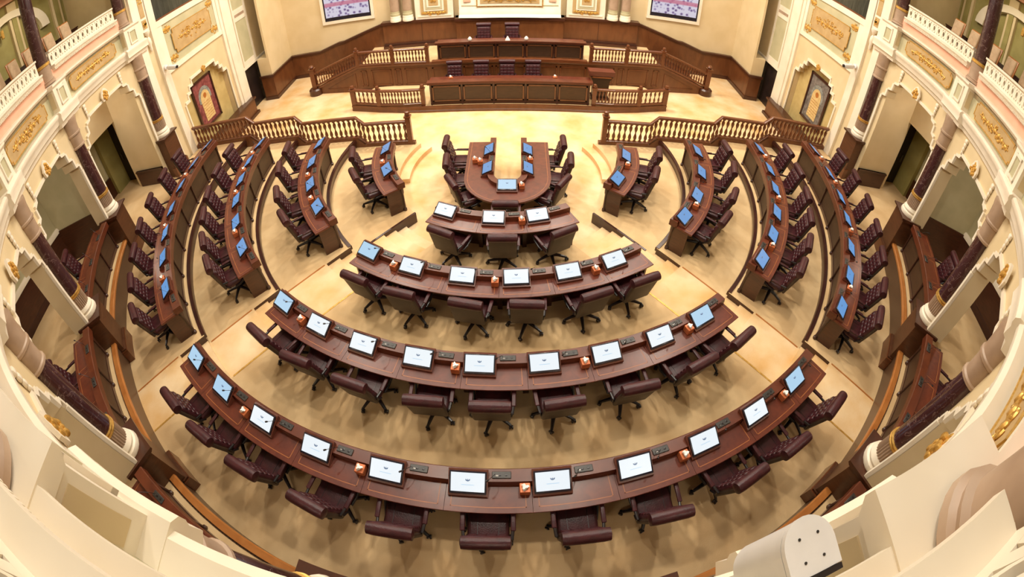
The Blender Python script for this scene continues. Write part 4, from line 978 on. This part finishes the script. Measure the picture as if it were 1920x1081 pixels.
# balustrades ------------------------------------------------------
_bal = {}
def baluster(parent, p, h, s=1., mat='rail_wood'):
    key = (round(h, 2), s, mat)
    if key not in _bal:
        m = MB(); w = .045*s
        m.cbox((0, 0, .04*h), (w*1.5, w*1.5, .08*h), mat); m.cbox((0, 0, .96*h), (w*1.5, w*1.5, .08*h), mat)
        m.lathe([(w*.55, .08*h), (w*.5, .12*h), (w*.95, .22*h), (w*.9, .32*h), (w*.4, .46*h), (w*.38, .5*h), (w*.4, .54*h), (w*.9, .68*h), (w*.95, .78*h), (w*.5, .88*h), (w*.55, .92*h)], mat, 8)
        c = m.build('baluster', parent); _bal[key] = c
    else:
        c = _bal[key].copy(); col.objects.link(c); c.parent = parent
    c.location = p; return c
def newel(parent, p, h, w=.13, mat='rail_wood', base=0):
    m = MB(); m.cbox((0, 0, h/2-.05), (w, w, h-.10), mat); m.cbox((0, 0, h-.12), (w*1.35, w*1.35, .05), mat)
    if base: m.lathe([(w*1.5, 0), (w*1.5, base*.8), (w*1.2, base)], 'walnut_dark', 16)
    m.lathe([(w*.35, h-.10), (w*.5, h-.06), (w*.55, h-.02), (w*.4, h+.035), (w*.1, h+.055)], mat, 12); m.build('newel_post', parent, loc=p)
def rail_run(t, o, p0, p1, zb0, zb1, zt0, zt1, n, s=1., ends=.04):
    """sloped or level run: bottom rail, handrail and balusters"""
    a = Vector((*p0, 0)); b = Vector((*p1, 0)); d = (b-a).normalized(); nn = Vector((-d.y, d.x, 0)); oo = Vector(o)
    for nm, z0, z1, w, hh in (('bottom_rail', zb0, zb1, .055, .05), ('handrail', zt0, zt1, .06, .06)):
        m = MB(); v = []
        for p, z in ((a, z0), (b, z1)):
            for q, zz in ((-w, z-hh), (w, z-hh), (w*1.0, z), (w*.6, z+.02), (-w*.6, z+.02), (-w, z)): v.append(p+nn*q+Vector((0, 0, zz))-oo)
        f = [(i, (i+1) % 6, 6+(i+1) % 6, 6+i) for i in range(6)]+[(5, 4, 3, 2, 1, 0), (6, 7, 8, 9, 10, 11)]
        m.add(v, f, 'rail_wood'); m.build(nm, t)
    for i in range(n):
        q = (i+.5)/n; p = a+(b-a)*q; z0 = zb0+(zb1-zb0)*q; z1 = zt0+(zt1-zt0)*q-.05
        baluster(t, p+Vector((0, 0, z0))-oo, z1-z0, s)
for sd in (-1, 1):
    S = SIDE[sd]
    t = thing('rostrum_balustrade', 'walnut balustrade on the upper rostrum, %s half with raking end' % S, 'balustrade', (sd*5.9, 6.3, 1.16), 0, 'upper rostrum balustrades'); o = (sd*5.9, 6.3, 1.16)
    P = [(sd*3.05, 6.07), (sd*4.45, 6.2), (sd*5.93, 6.34), (sd*8.02, 6.64)]
    rail_run(t, o, P[0], P[1], 1.22, 1.22, 1.78, 1.78, 11, .95); rail_run(t, o, P[1], P[2], 1.22, 1.22, 1.78, 1.78, 11, .95); rail_run(t, o, P[2], P[3], 1.22, .42, 1.78, 1.0, 17, .95)
    for p in P[:3]: newel(t, Vector((p[0]-o[0], p[1]-o[1], 0)), .78, .13)
    newel(t, Vector((sd*8.12-o[0], 6.66-o[1], -1.16)), 1.32, .2, base=.3)
    # lower balustrade
    t = thing('rostrum_balustrade', 'low walnut balustrade beside the clerks desk, %s of it' % S, 'balustrade', (sd*4.3, 4.4, .2), 0, 'lower rostrum balustrades'); o = (sd*4.3, 4.4, .2)
    P = [(sd*2.98, 4.22), (sd*3.7, 4.22), (sd*4.65, 4.36), (sd*5.72, 4.68)]
    rail_run(t, o, P[0], P[1], .30, .30, .86, .86, 6); rail_run(t, o, P[1], P[2], .30, .30, .86, .86, 8); rail_run(t, o, P[2], P[3], .30, .30, .86, .86, 6)
    for p in (P[0], P[2]): newel(t, Vector((p[0]-o[0], p[1]-o[1], 0)), .80, .14)
    newel(t, Vector((P[3][0]-o[0], P[3][1]-o[1], -.2)), .98, .17)
# lower rostrum platform
m = MB()
fr = [(-5.8, 4.62), (-4.65, 4.30), (-3.7, 4.12), (-2.9, 4.06), (2.9, 4.06), (3.7, 4.12), (4.65, 4.30), (5.8, 4.62)]
v = [(x, y, z) for z in (0, .2) for x, y in fr+[(5.8, 5.3), (5.3, 6.2), (-5.3, 6.2), (-5.8, 5.3)]]; n = 12
m.add(v, [tuple(range(n)), tuple(range(n, 2*n))]+[(i, (i+1) % n, n+(i+1) % n, n+i) for i in range(n)], 'carpet_tan')
m.path([(-.05, 0), (-.05, .06), (-.03, .08), (-.03, .16), (-.05, .18), (-.05, .22), (.06, .22), (.06, 0)], fr, 'walnut')
struct(m, 'floor_lower_rostrum', 'carpeted low platform with walnut edge in front of the rostrum', False)
# clerks' desk
def long_desk(name, label, cx, x0, x1, y0, y1, z0, z1, npan):
    t = thing(name, label, 'desk', (cx, y0, z0)); o = (cx, y0, z0)
    m = MB(); m.box(x0+.06, x1-.06, y0+.05, y0+.10, z0+.001, z1-.08, 'panel_wood'); m.box(x0+.06, x1-.06, y0+.03, y0+.1, z0+.001, z0+.10, 'walnut_dark'); shift(m, o).build('front', t)
    W = (x1-x0-.2)/npan
    for i in range(npan):
        a = x0+.1+i*W; m = MB(); frame_panel(m, (a+.05, y0+.05), (a+W-.05, y0+.05), z0+.13, z1-.14, 'walnut'); shift(m, o).build('panel_frame', t)
    for i in range(npan+1):
        a = x0+.1+i*W; m = MB(); m.lathe([(.04, z0), (.04, z0+.1), (.025, z0+.12), (.025, z1-.2), (.04, z1-.16), (.04, z1-.08)], 'post_wood', 8, Matrix.Translation((a, y0+.04, 0))); shift(m, o).build('turned_post', t)
    m = MB(); m.box(x0, x1, y0, y0+.22, z1-.08, z1, 'mahogany'); m.box(x0-.02, x1+.02, y0-.02, y0+.24, z1-.02, z1+.02, 'mahogany'); shift(m, o).build('raised_ledge', t)
    m = MB(); m.box(x0, x1, y0+.2, y1, z1-.14, z1-.09, 'top_wood'); shift(m, o).build('worktop', t)
    for a in (x0+.06, x1-.1): m = MB(); m.box(a, a+.04, y0+.1, y1-.08, z0+.001, z1-.14, 'mahogany'); shift(m, o).build('end_panel', t)
    return t
long_desk('clerks_desk', 'long walnut clerks desk with five front panels on the low platform', .05, -2.78, 2.88, 4.18, 4.95, .2, 1.08, 5)
long_desk('presiding_desk', 'long dark presiding desk with five front panels on the upper rostrum', .05, -2.75, 2.85, 6.25, 7.0, 1.05, 1.88, 5)
m = MB(); m.box(-2.9, 2.92, 6.0, 6.22, 1.161, 1.22, 'rail_wood'); tag(m.build('front_shelf'), 'reddish wooden shelf in front of the presiding desk', 'shelf')
# chairs at rostrum (face the hall)
for i, x in enumerate((-1.98, -1.0, -.06, .88)):
    chair(x, 5.18, .2, 0, 'burgundy leather swivel chair, %s from left behind the clerks desk' % ORD[i], 'chairs on the rostrum')
for i, x in enumerate((-1.02, .1)):
    chair(x, 7.35, 1.05, 0, 'burgundy leather swivel chair, %s one behind the presiding desk' % ('left', 'right')[i], 'chairs on the rostrum')
# lectern
t = thing('lectern', 'dark wooden lectern with flared top at the right end of the clerks desk', 'lectern', (3.28, 4.95, .2), 0)
m = MB(); v = [(-.27, -.2, .0), (.27, -.2, 0), (.27, .2, 0), (-.27, .2, 0), (-.30, -.22, .75), (.30, -.22, .75), (.30, .22, .75), (-.30, .22, .75), (-.42, -.28, .98), (.42, -.28, .98), (.42, .26, .98), (-.42, .26, .98)]
m.add(v, [(3, 2, 1, 0), (8, 9, 10, 11)]+[(i+k, (i+1) % 4+k, 4+(i+1) % 4+k, 4+i+k) for k in (0, 4) for i in range(4)], 'panel_wood'); m.build('body', t)
m = MB(); m.cbox((0, -.02, .04), (.64, .5, .08), 'post_wood'); m.build('base', t)
m = MB(); v = [(-.46, -.30, .98), (.46, -.30, .98), (.46, .28, 1.0), (-.46, .28, 1.0), (-.46, -.30, 1.16), (.46, -.30, 1.16), (.46, .28, 1.08), (-.46, .28, 1.08)]
m.add(v, [(0, 1, 2, 3), (4, 5, 6, 7), (0, 1, 5, 4), (1, 2, 6, 5), (2, 3, 7, 6), (3, 0, 4, 7)], 'frame_wood'); m.build('reading_top', t)
m = MB(); m.box(-.34, .34, -.285, -.25, .90, .95, 'inlay'); m.build('trim_strip', t)
# small items on the rostrum desks
for i, (x, lb) in enumerate(((-1.45, 'left'), (.64, 'right'))):
    t = thing('white_vase', 'small white round vase on the %s part of the presiding desk' % lb, 'vase', (x, 6.36, 1.902)); m = MB(); m.lathe([(.04, 0), (.075, .05), (.075, .1), (.035, .15), (.03, .16)], 'tissue', 14); m.build('body', t)
t = thing('name_stand', 'white folded tent card on the middle of the presiding desk', 'card', (-.05, 6.36, 1.902)); m = MB(); m.add([(-.09, -.05, 0), (.09, -.05, 0), (.09, .05, 0), (-.09, .05, 0), (-.012, 0, .17), (.012, 0, .17)], [(0, 1, 5, 4), (1, 2, 5), (2, 3, 4, 5), (3, 0, 4), (3, 2, 1, 0)], 'tissue'); m.build('card', t)
for i, (x, lb) in enumerate(((1.62, 'right'), (-2.0, 'left'))):
    tissue(x, 4.6, .991, .2, 'copper tissue box on the %s part of the clerks desk' % lb, 'tissue boxes on the rostrum')

# balustrades between the rows and the well
for sd in (-1, 1):
    S = SIDE[sd]
    t = thing('row_balustrade', 'stepped walnut balustrade between the %s rows and the well' % S, 'balustrade', (sd*2.9, YB, .28), 0, 'balustrades in front of the side rows'); o = (sd*2.9, YB, .28)
    K = [(2.95, .40, 1.09), (4.28, .40, 1.09), (4.52, .64, 1.34), (6.34, .64, 1.34), (6.56, .90, 1.60), (8.10, .90, 1.60), (8.36, 1.16, 1.86), (10.80, 1.16, 1.86)]
    nb = [8, 2, 11, 2, 9, 2, 15]
    for (x0, b0, t0), (x1, b1, t1), n in zip(K, K[1:], nb):
        rail_run(t, o, (sd*x0, YB), (sd*x1, YB), b0, b1, t0, t1, n, 1.25)
    newel(t, Vector((0, 0, 0)), 1.08, .15)
    m = MB()
    KK = [(2.75, .36), (4.35, .36), (4.60, .60), (6.40, .60), (6.64, .86), (8.16, .86), (8.44, 1.12), (10.9, 1.12)]
    for (x0, z0), (x1, z1) in zip(KK, KK[1:]):
        v = [(sd*x, y, z) for y in (YB-.07, YB+.08) for x, z in ((x0, 0), (x1, 0), (x1, z1), (x0, z0))]
        m.add(v, [(0, 1, 2, 3), (4, 5, 6, 7), (0, 1, 5, 4), (1, 2, 6, 5), (2, 3, 7, 6), (3, 0, 4, 7)], 'walnut')
    shift(m, o).build('plinth', t)
# white pan-tilt device fixed to the balcony front
t = thing('camera_housing', 'white rounded metal housing fixed to the balcony front at the right', 'housing', (1.13, -10.73, 6.10), R_(8))
def stadium(r, y0, n=14): return [(r*math.cos(math.pi*i/n), r*math.sin(math.pi*i/n)) for i in range(n+1)]+[(-r, y0), (r, y0)]
m = MB(); m.prism(stadium(.092, -.10), .325, 'white_plastic'); m.build('body', t)
m = MB(); m.prism(stadium(.088, -.097), .006, 'black', Matrix.Translation((0, 0, .3255))); m.build('seam', t)
m = MB(); m.prism(stadium(.094, -.09), .02, 'white_plastic', Matrix.Translation((0, 0, .332))); m.build('top_plate', t)
m = MB(); m.cbox((0, -.102, .335), (.17, .02, .05), 'black'); m.build('mount_bar', t)
for x, y in ((-.035, .03), (.035, .03), (-.035, -.045), (.035, -.045)):
    m = MB(); m.lathe([(.005, .351), (.005, .354)], 'console', 8, Matrix.Translation((x, y, 0))); m.build('screw_head', t)
m = MB(); m.box(-.03, .03, -.06, 0, -.24, .0, 'white_plastic'); m.build('bracket', t)

# ------------------------------------------------------------------ light
def area(name, loc, size, power, color=(1, .89, .74), rot=(0, 0, 0)):
    l = bpy.data.lights.new(name, 'AREA'); l.shape = 'DISK'; l.size = size; l.energy = power; l.color = color
    o = bpy.data.objects.new(name, l); col.objects.link(o); o.location = loc; o.rotation_euler = rot; return o
for i in range(10):
    a = i*36+18; f = abs(((a+180) % 360)-180)/180      # 0 at the gallery, 1 at the rostrum
    area('ceiling_lamp', tuple(pol(6.2, a, 11.5)), .5, 270+280*f, (1, .90, .76))
area('dome_lamp', (0, -1.2, 12.5), 7., 620)
for x in (-6.5, -2.2, 2.2, 6.5): area('rostrum_lamp', (x, 5.0, 9.0), .5, 300)
for bi, (b0, b1) in enumerate(bays):
    area('bay_lamp', tuple(pol(12.3, (b0+b1)/2, 5.3)), .35, 60 if bi in (0, 8) else 38)
    if bi not in (4,): area('gallery_lamp', tuple(pol(12.6, (b0+b1)/2, 9.95)), .4, 55, (1, .85, .55))
w = bpy.data.worlds.new('World'); sc.world = w; w.use_nodes = True
w.node_tree.nodes['Background'].inputs[0].default_value = (1, .90, .74, 1); w.node_tree.nodes['Background'].inputs[1].default_value = .10

# ------------------------------------------------------------------ camera (15 mm class fisheye hung over the balcony rail)
cd = bpy.data.cameras.new('camera'); cam = bpy.data.objects.new('camera', cd); col.objects.link(cam); sc.camera = cam
cd.type = 'PANO'; cd.panorama_type = 'FISHEYE_EQUISOLID'; cd.sensor_width = 36; cd.sensor_fit = 'HORIZONTAL'; cd.fisheye_lens = 16.627; cd.fisheye_fov = R_(180); cd.clip_start = .02
cam.location = (.31812, -10.82303, 7.61156)
pitch, yaw, roll = .85186569, .01431257, -.00425421
cam.matrix_world = Matrix.Translation(cam.location) @ Matrix.Rotation(yaw, 4, 'Z') @ Matrix.Rotation(math.pi/2-pitch, 4, 'X') @ Matrix.Rotation(roll, 4, 'Z')
sc.view_settings.view_transform = 'Standard'; sc.view_settings.look = 'None'; sc.view_settings.gamma = 1; sc.view_settings.use_curve_mapping = False
sc.view_settings.exposure = -.52
